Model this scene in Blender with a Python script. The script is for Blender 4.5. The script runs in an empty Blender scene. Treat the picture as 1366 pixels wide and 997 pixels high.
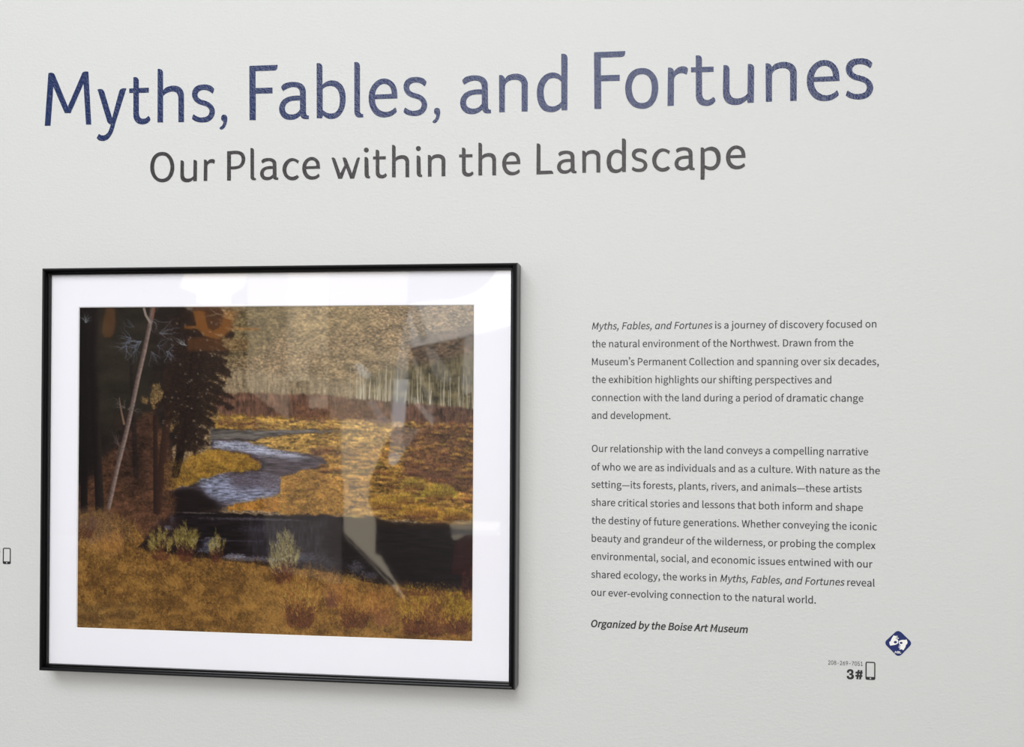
import bpy, bmesh, math, json
import numpy as np
from mathutils import Vector, Matrix

LIGHT_A, LIGHT_B, LIGHT_C = 225.0, 205.0, 29.0
WALLCOL = (204, 206, 204)
TEXT_SIZE = 2.09e-5
C = bpy.context.scene.collection
SC = bpy.context.scene

# ---------------------------------------------------------------- camera
F_PX, CX, CY = 1500.0, 683.0, 529.0             # focal length and principal point for a 1366 x 997 image
YAW, PITCH, ROLL = 0.1380, 0.0054, 0.0055
DIST = 1.75                                      # camera to wall
CAM = np.array([0.0, -DIST, 1.5])
_c, _s = math.cos(YAW), math.sin(YAW)
FWD = np.array([-_s*math.cos(PITCH), _c*math.cos(PITCH), math.sin(PITCH)])
_R0 = np.array([_c, _s, 0.0]); _U0 = np.cross(_R0, FWD)
RGT = math.cos(ROLL)*_R0+math.sin(ROLL)*_U0
UPV = -math.sin(ROLL)*_R0+math.cos(ROLL)*_U0
cam_d = bpy.data.cameras.new('camera'); cam = bpy.data.objects.new('camera', cam_d); C.objects.link(cam)
cam_d.sensor_fit = 'HORIZONTAL'; cam_d.sensor_width = 36.0; cam_d.lens = F_PX/1366*36
cam_d.shift_x = 0.0; cam_d.shift_y = (CY-498.5)/1366; cam_d.clip_start = .05
cam.matrix_world = Matrix(((RGT[0], UPV[0], -FWD[0], CAM[0]), (RGT[1], UPV[1], -FWD[1], CAM[1]), (RGT[2], UPV[2], -FWD[2], CAM[2]), (0, 0, 0, 1)))
SC.camera = cam

# ---------------------------------------------------------------- world, lights, exposure
w = bpy.data.worlds.new('world'); SC.world = w; w.use_nodes = True
w.node_tree.nodes['Background'].inputs[0].default_value = (.80, .88, 1.0, 1)
w.node_tree.nodes['Background'].inputs[1].default_value = 1.0
SC.view_settings.view_transform = 'Standard'; SC.view_settings.look = 'None'
SC.view_settings.gamma = 1; SC.view_settings.use_curve_mapping = False
SC.view_settings.exposure = 0.0

def area(name, loc, target, sx, sy, power, col):
    l = bpy.data.lights.new(name, 'AREA'); l.shape = 'RECTANGLE'; l.size = sx; l.size_y = sy; l.energy = power; l.color = col
    o = bpy.data.objects.new(name, l); C.objects.link(o); o.location = loc
    o.rotation_euler = (Vector(target)-Vector(loc)).to_track_quat('-Z', 'Y').to_euler()
    return o
area('skylight_daylight', (-.9, -3.3, 4.4), (-.3, 0, 1.2), 3.6, 3.0, LIGHT_A, (.95, .965, 1.0))
area('frontal_fill', (.15, -6.5, 2.4), (.15, 0, 1.3), 2.0, 3.2, LIGHT_B, (1.0, .96, .93))  # added frontal fill, also gives the letters their sheen
area('side_window_light', (-5.0, -3.2, 1.6), (-.4, 0, 1.3), 2.0, 2.4, LIGHT_C, (.9, .95, 1.0))

# ---------------------------------------------------------------- helpers
def ray(px, py):
    return FWD+(px-CX)/F_PX*RGT-(py-CY)/F_PX*UPV
def at(px, py, depth=0.0):
    """point on the plane y = -depth (the wall is y = 0) seen at a pixel of the photograph: (x, z)"""
    d = ray(px, py); t = (DIST-depth)/d[1]
    return float(CAM[0]+d[0]*t), float(CAM[2]+d[2]*t)
def mirrored(px, py, back):
    """point on the plane y = -back whose mirror image in the glazing shows at a pixel: (x, z)"""
    d = ray(px, py); t = (DIST+back-.06)/d[1]
    return float(CAM[0]+d[0]*t), float(CAM[2]+d[2]*t)

def s2l(c):
    c = np.asarray(c, float)/255
    return tuple(float(v) for v in np.where(c <= .04045, c/12.92, ((c+.055)/1.055)**2.4))

def mat(name, col, rough=.6, metal=0.0, spec=.5, bump=None, emit=None, var=None, coat=0):
    """principled material; bump=(scale, strength, distance); var=(scale, amount) mottles the colour"""
    m = bpy.data.materials.new(name); m.use_nodes = True; nt = m.node_tree; b = nt.nodes['Principled BSDF']
    b.inputs['Base Color'].default_value = (*s2l(col), 1); b.inputs['Roughness'].default_value = rough
    b.inputs['Metallic'].default_value = metal; b.inputs['Specular IOR Level'].default_value = spec
    if coat: b.inputs['Coat Weight'].default_value = coat
    tc = nt.nodes.new('ShaderNodeTexCoord')
    if var:
        n = nt.nodes.new('ShaderNodeTexNoise'); n.inputs['Scale'].default_value = var[0]; n.inputs['Detail'].default_value = 4
        r = nt.nodes.new('ShaderNodeMapRange'); r.inputs[3].default_value = 1-var[1]; r.inputs[4].default_value = 1+var[1]
        mx = nt.nodes.new('ShaderNodeVectorMath'); mx.operation = 'SCALE'; mx.inputs[0].default_value = s2l(col)
        nt.links.new(tc.outputs['Object'], n.inputs['Vector']); nt.links.new(n.outputs[0], r.inputs[0])
        nt.links.new(r.outputs[0], mx.inputs['Scale']); nt.links.new(mx.outputs[0], b.inputs['Base Color'])
    if bump:
        prev = None
        for (sc, st, di, stretch) in bump:
            mp = nt.nodes.new('ShaderNodeMapping'); mp.inputs['Scale'].default_value = stretch
            n = nt.nodes.new('ShaderNodeTexNoise'); n.inputs['Scale'].default_value = sc; n.inputs['Detail'].default_value = 3; n.inputs['Roughness'].default_value = .55
            bp = nt.nodes.new('ShaderNodeBump'); bp.inputs['Strength'].default_value = st; bp.inputs['Distance'].default_value = di
            g = nt.nodes.new('ShaderNodeNewGeometry')
            nt.links.new(g.outputs['Position'], mp.inputs['Vector']); nt.links.new(mp.outputs[0], n.inputs['Vector']); nt.links.new(n.outputs[0], bp.inputs['Height'])
            if prev: nt.links.new(prev.outputs[0], bp.inputs['Normal'])
            prev = bp
        nt.links.new(prev.outputs[0], b.inputs['Normal'])
    if emit:
        b.inputs['Emission Color'].default_value = (*s2l(emit[0]), 1); b.inputs['Emission Strength'].default_value = emit[1]
    return m

ORANGE_PEEL = [(280, .6, .0008, (1, 1, 1)), (110, .4, .0011, (1, 1, 1.6))]
VINYL_PEEL = [(300, .8, .001, (1, 1, 1)), (120, .6, .0014, (1, 1, 1.3))]
M = dict(
    wall=mat('painted_plaster', WALLCOL, .62, bump=ORANGE_PEEL, spec=.35, var=(2.0, .006)),
    room=mat('white_gallery_paint', (205, 205, 203), .7, var=(1.5, .02)),
    shade_room=mat('shade_dark_paint', (44, 42, 42), .8, var=(1.5, .05)),  # shade put into the colour, so these walls reflect dark in the glass
    ceiling=mat('ceiling_paint', (190, 190, 188), .8, var=(1.2, .02)),
    floor=mat('polished_concrete', (70, 64, 60), .45, var=(2.2, .12)),
    navy=mat('navy_vinyl', (13, 36, 84), .27, bump=VINYL_PEEL, spec=.36),
    grey=mat('charcoal_vinyl', (46, 43, 45), .4, bump=VINYL_PEEL, spec=.34),
    text=mat('grey_vinyl', (54, 55, 62), .5, spec=.3, var=(90, .12)),
    textb=mat('black_vinyl', (34, 34, 38), .5, spec=.4, var=(90, .12)),
    sign_blue=mat('blue_vinyl', (24, 40, 100), .45, spec=.3, bump=ORANGE_PEEL[:1], var=(120, .1)),
    sign_white=mat('white_vinyl', (238, 238, 232), .45, var=(100, .02)),
    frame=mat('black_lacquer', (5, 5, 7), .3, spec=.24, var=(40, .1)),
    backing=mat('backing_board', (90, 70, 50), .8, var=(20, .1)),
    mat_board=mat('white_mat_board', (243, 243, 250), .8, bump=[(900, .15, .0002, (1, 1, 1))], var=(30, .006)),
    bevel=mat('mat_core', (250, 250, 250), .8, var=(60, .01)),
)

def link(name, me, parent=None, m=None):
    if m is not None: me.materials.clear(); me.materials.append(m)
    o = bpy.data.objects.new(name, me); C.objects.link(o)
    if parent is not None: o.parent = parent
    return o
def thing(name, loc, label=None, cat=None, group=None):
    o = bpy.data.objects.new(name, None); C.objects.link(o); o.location = loc; o.empty_display_size = .05
    o['label'] = label; o['category'] = cat
    if group: o['group'] = group
    return o
def tag(o, label, cat, group=None):
    o['label'] = label; o['category'] = cat
    if group: o['group'] = group
def pydata(verts, faces):
    me = bpy.data.meshes.new('mesh'); me.from_pydata(verts, [], faces); me.update(); return me
def box_me(x0, x1, y0, y1, z0, z1, bev=0.0):
    bm = bmesh.new()
    bmesh.ops.create_cube(bm, size=1, matrix=Matrix.Translation(((x0+x1)/2, (y0+y1)/2, (z0+z1)/2)) @ Matrix.Diagonal((x1-x0, y1-y0, z1-z0, 1)))
    if bev: bmesh.ops.bevel(bm, geom=bm.edges[:], offset=bev, segments=2, affect='EDGES')
    me = bpy.data.meshes.new('mesh'); bm.to_mesh(me); bm.free(); return me
def prism_me(poly, y0, y1):
    """a flat outline (x, z) given thickness from y0 to y1"""
    bm = bmesh.new()
    a = [bm.verts.new((x, y0, z)) for x, z in poly]; b = [bm.verts.new((x, y1, z)) for x, z in poly]
    bm.faces.new(a); bm.faces.new(b[::-1]); n = len(poly)
    for i in range(n): bm.faces.new((a[(i+1) % n], a[i], b[i], b[(i+1) % n]))
    bmesh.ops.recalc_face_normals(bm, faces=bm.faces[:])
    me = bpy.data.meshes.new('mesh'); bm.to_mesh(me); bm.free(); return me
def inside(p, L):
    r = False
    for i in range(len(L)):
        (x0, y0), (x1, y1) = L[i-1], L[i]
        if (y0 > p[1]) != (y1 > p[1]) and p[0] < (x1-x0)*(p[1]-y0)/(y1-y0)+x0: r = not r
    return r
def embolden(loops, d):
    """grow every stroke by d on both sides: outlines outwards, counters inwards"""
    out = []
    boxes = [(min(p[0] for p in L), max(p[0] for p in L)) for L in loops]
    for k, L in enumerate(loops):
        L = [p for i, p in enumerate(L) if math.hypot(p[0]-L[i-1][0], p[1]-L[i-1][1]) > 1e-7]
        n = len(L)
        area2 = sum(L[i-1][0]*L[i][1]-L[i][0]*L[i-1][1] for i in range(n))
        hole = any(j != k and boxes[j][0] <= L[0][0] <= boxes[j][1] and inside(L[0], loops[j]) for j in range(len(loops)))
        sg = (1 if area2 > 0 else -1)*(-1 if hole else 1)
        Q = []
        for i in range(n):
            a, b, c = L[i-1], L[i], L[(i+1) % n]
            l0 = math.hypot(b[0]-a[0], b[1]-a[1]); l1 = math.hypot(c[0]-b[0], c[1]-b[1])
            n0 = ((b[1]-a[1])/l0, -(b[0]-a[0])/l0); n1 = ((c[1]-b[1])/l1, -(c[0]-b[0])/l1)
            mx, my = n0[0]+n1[0], n0[1]+n1[1]; q = max(mx*mx+my*my, 1.0)
            Q.append((b[0]+sg*d*2*mx/q, b[1]+sg*d*2*my/q))
        out.append(Q)
    return out
def shape_me(loops, thick=.0003, offset=0.0, lift=.0002):
    """closed outlines (x, z) with holes -> a thin sheet of vinyl standing `lift` proud of the wall plane"""
    cu = bpy.data.curves.new('outline', 'CURVE'); cu.dimensions = '2D'; cu.fill_mode = 'BOTH'; cu.extrude = thick/2
    if offset: loops = embolden(loops, offset)
    for L in loops:
        sp = cu.splines.new('POLY'); sp.points.add(len(L)-1)
        sp.points.foreach_set('co', [v for (x, z) in L for v in (x, z, 0, 1)]); sp.use_cyclic_u = True
    o = bpy.data.objects.new('tmp', cu); C.objects.link(o)
    dg = bpy.context.evaluated_depsgraph_get()
    me = bpy.data.meshes.new_from_object(o.evaluated_get(dg))
    bpy.data.objects.remove(o); bpy.data.curves.remove(cu)
    me.transform(Matrix(((1, 0, 0, 0), (0, 0, -1, -lift-thick/2), (0, 1, 0, 0), (0, 0, 0, 1))))
    return me

# ---------------------------------------------------------------- the room
def structure(name, me, m):
    o = link(name, me, None, m); o['kind'] = 'structure'; return o
structure('wall_front', box_me(-3.6, 3.6, 0, .15, 0, 4.6), M['wall'])
structure('floor', box_me(-8, 5, -10.15, .15, -.1, 0), M['floor'])
structure('wall_back', box_me(-8, 5, -10.15, -10, 0, 4.6), M['shade_room'])
structure('wall_right', box_me(5, 5.15, -10.15, .15, 0, 4.6), M['room'])
structure('wall_left', box_me(-8.15, -8, -10.15, .15, 0, 4.6), M['shade_room'])
structure('ceiling', box_me(-8, 5, -10.15, .15, 4.6, 4.75), M['ceiling'])

# ---------------------------------------------------------------- the printed landscape (a flat print, painted stroke by stroke)
def paint_landscape(GW, GH):
    """colours of the flat print, as an array GH x GW x 3 (sRGB); all coordinates in units of the print, x 103-632, y 408-855"""
    rs = np.random.RandomState(7)
    S = 2.0
    CW, CH = int(529*S), int(446*S)
    C = np.zeros((CH, CW, 3), np.float32)
    YY, XX = np.mgrid[0:CH, 0:CW].astype(np.float32)
    XX = XX/S + 103; YY = YY/S + 408

    def noise(sx, sy, octs=3, seed=0):
        r = np.random.RandomState(seed)
        out = np.zeros((CH, CW), np.float32); amp = 1.0; tot = 0
        for o in range(octs):
            gx = max(2, int(529/sx*(2**o))+3); gy = max(2, int(446/sy*(2**o))+3)
            g = r.rand(gy, gx).astype(np.float32)
            u = (XX-103)/529*(gx-2.01); v = (YY-408)/446*(gy-2.01)
            iu = u.astype(int); iv = v.astype(int); fu = u-iu; fv = v-iv
            fu = fu*fu*(3-2*fu); fv = fv*fv*(3-2*fv)
            out += amp*((g[iv, iu]*(1-fu)+g[iv, iu+1]*fu)*(1-fv)+(g[iv+1, iu]*(1-fu)+g[iv+1, iu+1]*fu)*fv)
            tot += amp; amp *= .55
        return out/tot-.5
    WX = noise(9, 7, 3, 1); WY = noise(9, 6, 3, 2)

    def poly(pts, warp=4.0, feather=0.0):
        x = XX + WX*warp*2; y = YY + WY*warp*2
        m = np.zeros((CH, CW), bool)
        n = len(pts)
        for i in range(n):
            x0, y0 = pts[i]; x1, y1 = pts[(i+1) % n]
            if y0 == y1: continue
            c = ((y0 > y) != (y1 > y)) & (x < (x1-x0)*(y-y0)/(y1-y0)+x0)
            m ^= c
        m = m.astype(np.float32)
        if feather > 0:
            k = int(feather*S)
            for ax in (0, 1):
                for _ in range(2):
                    cs = np.cumsum(np.pad(m, [(k+1, k) if a == ax else (0, 0) for a in (0, 1)], mode='edge'), axis=ax)
                    m = (cs[2*k+1:] - cs[:-2*k-1])/(2*k+1) if ax == 0 else (cs[:, 2*k+1:] - cs[:, :-2*k-1])/(2*k+1)
        return m

    def fill(m, col, amp=0.0, nz=None, alpha=1.0):
        col = np.array(col, np.float32)/255
        c = np.broadcast_to(col, C.shape)
        if nz is not None: c = np.clip(c*(1+amp*nz[..., None]*2), 0, 1)
        a = (m*alpha)[..., None]
        C[:] = C*(1-a)+c*a

    def pal(cols, n, jit=.15):
        cols = np.array(cols, np.float32)/255
        c = cols[rs.randint(0, len(cols), n)]
        return np.clip(c*(1+rs.uniform(-jit, jit, (n, 1))), 0, 1).astype(np.float32)

    def lines(x, y, ang, length, curl, cols, alpha=.8, w=1, taper=True):
        """draw many thin curved strokes; ang in degrees, 90 is up"""
        n = len(x)
        K = int(max(4, np.max(length)*S*1.1))
        t = np.linspace(0, 1, K)[None, :]
        a = np.radians(ang)[:, None] + np.radians(curl)[:, None]*t
        st = (length/K)[:, None]
        px = x[:, None]+np.cumsum(np.cos(a)*st, 1)
        py = y[:, None]-np.cumsum(np.sin(a)*st, 1)
        ix = ((px-103)*S).astype(int); iy = ((py-408)*S).astype(int)
        al = np.broadcast_to(alpha*(1-.6*t) if taper else alpha+0*t, ix.shape)
        co = np.broadcast_to(cols[:, None, :], ix.shape+(3,))
        for dx in range(w):
            jx = ix+dx
            ok = (jx >= 0) & (jx < CW) & (iy >= 0) & (iy < CH)
            X_, Y_, A_ = jx[ok], iy[ok], al[ok][:, None]
            C[Y_, X_] = C[Y_, X_]*(1-A_)+co[ok]*A_

    def pick(m, n):
        idx = np.nonzero(m.ravel() > .5)[0]
        if len(idx) == 0: return np.zeros(0), np.zeros(0)
        s = np.sort(idx[rs.randint(0, len(idx), n)])
        return (s % CW)/S+103, (s//CW)/S+408

    def grass(m, n, ang, spread, L, curl, cols, alpha=.7, w=1, jit=.2):
        x, y = pick(m, n); n = len(x)
        if n == 0: return
        lines(x, y, rs.normal(ang, spread, n), rs.uniform(L*.4, L, n), rs.uniform(-curl, curl, n), pal(cols, n, jit), alpha, w)

    def limb(pts, w0, w1, col, light=None):
        """a tapering trunk or branch"""
        n = len(pts)
        for i in range(n-1):
            (xa, ya), (xb, yb) = pts[i], pts[i+1]
            wa = w0+(w1-w0)*i/(n-1); wb = w0+(w1-w0)*(i+1)/(n-1)
            x0 = int(max(0, (min(xa, xb)-wa-2-103)*S)); x1 = int(min(CW, (max(xa, xb)+wa+3-103)*S))
            y0 = int(max(0, (min(ya, yb)-wa-2-408)*S)); y1 = int(min(CH, (max(ya, yb)+wa+3-408)*S))
            if x1 <= x0 or y1 <= y0: continue
            X_ = XX[y0:y1, x0:x1]; Y_ = YY[y0:y1, x0:x1]
            dx, dy = xb-xa, yb-ya; L2 = dx*dx+dy*dy+1e-6
            t = np.clip(((X_-xa)*dx+(Y_-ya)*dy)/L2, 0, 1)
            sx = X_-(xa+t*dx); d = np.hypot(sx, Y_-(ya+t*dy)); w = (wa+(wb-wa)*t)/2
            m = np.clip((w-d)*S+.5, 0, 1)[..., None]
            c = np.array(col, np.float32)/255*np.ones_like(m)
            if light is not None:
                k = np.clip(.5+sx/(w*2+.01), 0, 1)[..., None]
                c = c*(1-k)+np.array(light, np.float32)/255*k
                c = c*(1+.35*noise_fine[y0:y1, x0:x1, None])
            C[y0:y1, x0:x1] = C[y0:y1, x0:x1]*(1-m)+c*m
    noise_fine = noise(2.2, 1.4, 2, 5)
    nA = noise(14, 7, 4, 11); nB = noise(30, 14, 4, 12); nC = noise(3, 1.6, 2, 13); nV = noise(2.2, 9, 2, 14)

    # hillside, sunlit and mottled
    nF = noise(1.8, 1.0, 1, 61)
    fill(np.ones((CH, CW), np.float32), (126, 106, 80), .5, nC*.9+nA*.5+nF*.8)
    fill(poly([(300, 405), (400, 405), (385, 440), (345, 475), (300, 480)], 9, 7), (96, 84, 56), .5, nC+nA, .75)
    fill(poly([(400, 415), (470, 405), (520, 430), (450, 445), (390, 480)], 9, 9), (150, 130, 92), .4, nC+nA, .6)
    fill(poly([(440, 470), (520, 455), (545, 500), (520, 535), (400, 530)], 8, 8), (128, 112, 84), .5, nC+nA, .5)
    fill(poly([(545, 455), (640, 435), (640, 505), (560, 500)], 3, 3), (78, 62, 50), .5, nC+nA, .85)
    g = YY < 535
    grass(g*1.0, 26000, 25, 30, 2.6, 40, [(178, 156, 120), (98, 82, 60), (150, 126, 94), (76, 64, 50), (134, 116, 84)], .5)
    # trees at the hill's foot
    fill(poly([(490, 500), (560, 488), (640, 470), (640, 556), (490, 548)], 5, 4), (92, 84, 60), .5, nV+nA, .85)
    fill(poly([(310, 492), (420, 505), (500, 515), (500, 540), (300, 538)], 4, 4), (140, 126, 104), .4, nV, .6)
    for i in range(60):
        x = 470+rs.rand()*162 if i > 12 else 466+rs.rand()*60
        b = 540+rs.rand()*9+(x-500)*.05; h = rs.uniform(22, 52)
        c = rs.uniform(150, 205)
        limb([(x+rs.uniform(-2, 3), b-h), (x, b)], .5, 1.1, (c, c-8, c-28))
    xb = rs.uniform(508, 540, 900); grass(poly([(508, 478), (545, 478), (545, 535), (515, 535)], 6), 1500, 90, 30, 9, 40, [(150, 140, 122), (116, 104, 88)], .35)
    # bare willow band
    fill(poly([(290, 528), (420, 528), (520, 537), (640, 547), (640, 700), (290, 640)], 3, 1), (92, 66, 54), .5, nV+nA)
    fill(poly([(290, 545), (500, 545), (520, 560), (640, 572), (640, 640), (290, 600)], 3, 2), (104, 74, 60), .4, nV+nB, .6)
    w_ = poly([(290, 528), (420, 530), (640, 552), (640, 640), (290, 585)], 2)
    grass(w_, 9000, 92, 14, 7, 20, [(140, 106, 86), (82, 54, 46), (120, 78, 62), (62, 42, 40), (128, 98, 60)], .55)
    # meadow beyond the stream
    ripn0 = noise(14, 2.2, 3, 71)
    gold = [(186, 150, 72), (150, 114, 50), (210, 176, 100), (110, 78, 38), (166, 130, 66), (92, 62, 36)]
    for P, c in (([(286, 556), (360, 560), (470, 558), (500, 570), (470, 580), (290, 580)], (156, 124, 62)),
                 ([(380, 562), (520, 566), (632, 566), (632, 582), (520, 584), (300, 578)], (164, 130, 66)),
                 ([(300, 600), (330, 588), (400, 577), (520, 575), (632, 585), (632, 640), (500, 650), (400, 620)], (154, 122, 64)),
                 ([(378, 628), (440, 605), (530, 590), (632, 620), (632, 702), (500, 692), (375, 688)], (142, 106, 50))):
        m = poly(P, 5, .8); fill(m, c, .6, nA+nC*.9+ripn0)
        grass(m, 6500, 90, 35, 5, 50, gold, .6)
    # darker red brown scrub over the meadow
    for P in ([(400, 540), (510, 545), (520, 560), (400, 566)], [(530, 572), (640, 560), (640, 600), (560, 602), (520, 590)],
              [(540, 605), (640, 600), (640, 640), (590, 645), (545, 635)], [(420, 600), (470, 596), (475, 606), (420, 610)],
              [(560, 632), (640, 628), (640, 655), (600, 660)], [(395, 655), (440, 635), (450, 660), (420, 690), (385, 690)],
              [(300, 566), (350, 566), (350, 572), (300, 572)]):
        m = poly(P, 7, 1.5); fill(m, (90, 60, 48), .5, nA+nC, .75)
        grass(m, 1500, 90, 30, 6, 40, [(112, 74, 56), (78, 50, 44), (150, 112, 62), (60, 40, 36), (132, 106, 58)], .6)
    ys_ = np.sort(rs.uniform(0, 1, 420)**1.3)
    for yy_ in ys_:
        y = 566+yy_*134; x = rs.uniform(300, 634)
        if y > 584 and x < 372+max(0, 640-y)*.9: continue
        r = rs.uniform(2.5, 9)*(y-530)/120
        right = (x-400)/230
        k = rs.rand()
        if k < .45-.15*right: tip, low = (204, 164, 84), (120, 84, 44)
        elif k < .65: tip, low = (178, 138, 56), (88, 56, 32)
        elif k < .80: tip, low = (156, 100, 56), (76, 42, 32)
        elif k < .9: tip, low = (170, 152, 62), (92, 70, 36)
        else: tip, low = (110, 68, 52), (58, 34, 30)
        n = int(34*r)
        bx = x+rs.normal(0, r*.55, n); top = rs.rand(n)
        by = y-top*r*.5*np.sqrt(np.clip(1-((bx-x)/(r*1.4))**2, .05, 1))
        cc = np.where((top > .45)[:, None], pal([tip], n, .2), pal([low], n, .2))
        lines(bx, by, rs.normal(90, 30, n), rs.uniform(1.2, 3.6, n), rs.uniform(-40, 40, n), cc, .7)
        m_ = int(12*r)
        lines(x+rs.normal(0, r*.5, m_), y+rs.uniform(.2, 1.2, m_), rs.normal(0, 8, m_), rs.uniform(1.5, 5, m_), np.zeros(m_), pal([(58, 36, 26)], m_), .55)
    # yellow green bushes on the far bank
    for (x, y, r, h, c) in ((588, 662, 22, 17, (176, 160, 50)), (555, 650, 16, 12, (160, 140, 58)), (520, 676, 24, 14, (190, 150, 50)), (565, 686, 26, 14, (186, 140, 44)), (610, 690, 20, 13, (170, 130, 44)), (545, 668, 14, 9, (176, 150, 52))):
        n = 900
        a = rs.uniform(0, math.pi, n); q = np.sqrt(rs.rand(n))
        lx = x+np.cos(a)*r*q; ly = y-np.sin(a)*h*q+3
        lines(lx, ly, 90+np.cos(a)*-35+rs.normal(0, 10, n), rs.uniform(2, 6, n), rs.uniform(-20, 20, n),
              pal([c, tuple(int(v*.75) for v in c), (min(255, c[0]+30), c[1]+26, c[2]+20)], n), .75)
        lines(x+rs.uniform(-r*.8, r*.8, 300), y+rs.uniform(0, 6, 300), rs.normal(90, 20, 300), rs.uniform(3, 7, 300), rs.uniform(-20, 20, 300), pal([(92, 48, 32), (60, 34, 26)], 300), .6)

    # the stream: far reach, bend, middle pool, near pool
    ripn = noise(16, 1.6, 3, 21)
    def water(P, col, amp=.4, warp=2.5, fe=.6, al=1): m = poly(P, warp, fe); fill(m, col, amp, ripn*1.5, al); return m
    wm = water([(286, 576), (340, 577), (400, 576), (470, 578), (400, 581), (350, 588), (345, 592), (286, 592)], (98, 92, 88))
    water([(288, 590), (330, 592), (380, 604), (435, 612), (442, 622), (405, 632), (395, 645), (372, 668), (300, 684), (230, 686), (222, 664), (262, 652), (290, 640), (352, 634), (356, 620), (320, 606), (286, 604)], (84, 74, 80))
    m = water([(288, 592), (330, 593), (372, 603), (420, 612), (400, 619), (350, 611), (312, 604), (290, 602)], (138, 142, 160), .6, 2, 2, .8)
    n = 1500; x, y = pick(m, n); lines(x, y, rs.normal(-9, 7, n), rs.uniform(2, 9, n), np.zeros(n), pal([(190, 196, 216), (228, 230, 240), (96, 92, 108)], n), .5)
    m = poly([(350, 612), (432, 612), (425, 624), (400, 634), (360, 632), (352, 622)], 3, 1); x, y = pick(m, 700); n = len(x)
    lines(x, y, rs.normal(4, 8, n), rs.uniform(2, 9, n), np.zeros(n), pal([(170, 168, 184), (118, 110, 122), (214, 214, 226)], n), .45)
    m = poly([(276, 638), (352, 633), (388, 640), (372, 668), (330, 680), (290, 674), (270, 655)], 3, 4); fill(m, (120, 124, 144), .6, noise(8, 1.3, 3, 33)*1.8, .8)
    fill(poly([(304, 630), (392, 632), (392, 656), (318, 657)], 3, 4), (74, 62, 68), .3, ripn, .85)
    fill(poly([(350, 612), (436, 614), (425, 626), (404, 634), (396, 645), (386, 650), (378, 634), (355, 630)], 3, 3), (66, 58, 64), .5, ripn*1.4, .75)
    fill(poly([(222, 666), (268, 655), (284, 670), (310, 682), (300, 690), (222, 690)], 3, 5), (34, 26, 30), .3, ripn, .85)
    x, y = pick(m, 2600); n = len(x); lines(x, y, rs.normal(0, 4, n), rs.uniform(1, 5, n), np.zeros(n), pal([(168, 176, 206), (96, 98, 120), (128, 132, 156), (196, 204, 226)], n), .4)
    for (pl, wd) in (([(288, 604), (312, 605), (338, 611), (357, 621), (354, 632), (320, 637), (290, 642), (262, 654), (228, 666)], 2.2), ([(380, 605), (420, 612), (444, 622), (410, 633), (398, 646), (378, 668), (330, 677), (308, 684)], 1.8),
                     ([(288, 591), (345, 591), (352, 587), (400, 581), (470, 578)], 1.2), ([(290, 577), (400, 575), (480, 577), (632, 583)], 1.2)):
        P_ = np.array(pl, float); q_ = np.random.RandomState(5).rand(900)*(len(pl)-1); k_ = q_.astype(int); f_ = (q_-k_)[:, None]
        A_ = P_[k_]*(1-f_)+P_[k_+1]*f_
        lines(A_[:, 0], A_[:, 1]+rs.normal(0, wd*.6, 900), rs.normal(0, 12, 900), rs.uniform(1, 4, 900), np.zeros(900), pal([(48, 34, 28), (30, 22, 22)], 900), .5)
    # near pool, almost black
    water([(160, 690), (228, 688), (240, 682), (300, 690), (375, 692), (450, 692), (500, 694), (520, 700), (640, 704), (640, 800), (520, 786), (480, 776), (400, 764), (330, 758), (250, 752), (190, 745), (165, 742), (195, 728), (188, 708)], (24, 17, 20), .5, 2.2, .5)
    fill(poly([(222, 664), (262, 658), (290, 672), (300, 688), (222, 690)], 3, 3), (26, 17, 18), .3, ripn, .9)
    fill(poly([(330, 697), (450, 694), (440, 720), (450, 765), (400, 760), (340, 745)], 4, 6), (52, 48, 54), .5, nV, .7)
    fill(poly([(180, 692), (235, 692), (245, 712), (240, 740), (200, 735), (196, 715)], 3, 4), (56, 40, 38), .3, nV, .7)
    for (x, y, rx, ry, c, k) in ((203, 698, 8, 4, (206, 212, 230), 160), (208, 703, 5, 4, (196, 202, 226), 140), (228, 712, 4, 3, (130, 136, 156), 80), (233, 700, 1.2, 6, (90, 92, 110), 40),
                                 (286, 734, 9, 6, (150, 160, 196), 200), (280, 742, 12, 3, (120, 126, 150), 120), (340, 752, 34, 3, (150, 156, 186), 420), (318, 749, 12, 3, (190, 194, 214), 160),
                                 (345, 698, 60, 1.6, (120, 116, 126), 260), (270, 691, 22, .9, (150, 140, 130), 120), (300, 728, 50, 1, (88, 88, 104), 120), (290, 725, 12, 1.2, (150, 152, 170), 60),
                                 (410, 748, 16, 6, (110, 116, 130), 160), (480, 760, 9, 8, (120, 122, 134), 150), (498, 770, 10, 5, (110, 110, 120), 110), (445, 755, 20, 10, (86, 84, 92), 120),
                                 (400, 690, 60, .8, (120, 100, 86), 150), (600, 696, 30, 1, (130, 100, 70), 60), (350, 712, 40, 5, (70, 70, 84), 120)):
        x_ = rs.normal(x, rx*.5, k*2); y_ = rs.normal(y, ry*.5, k*2)
        lines(x_, y_, rs.normal(0, 6, k*2), rs.uniform(1, 5, k*2), np.zeros(k*2), pal([c], k*2), .55)
    # the bank's shaded lip
    for P in ([(490, 690), (530, 698), (640, 699), (640, 706), (530, 706), (500, 704)], [(395, 687), (450, 687), (450, 692), (395, 692)]):
        fill(poly(P, 2, 1), (32, 20, 16), .3, nC, .8)
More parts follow.
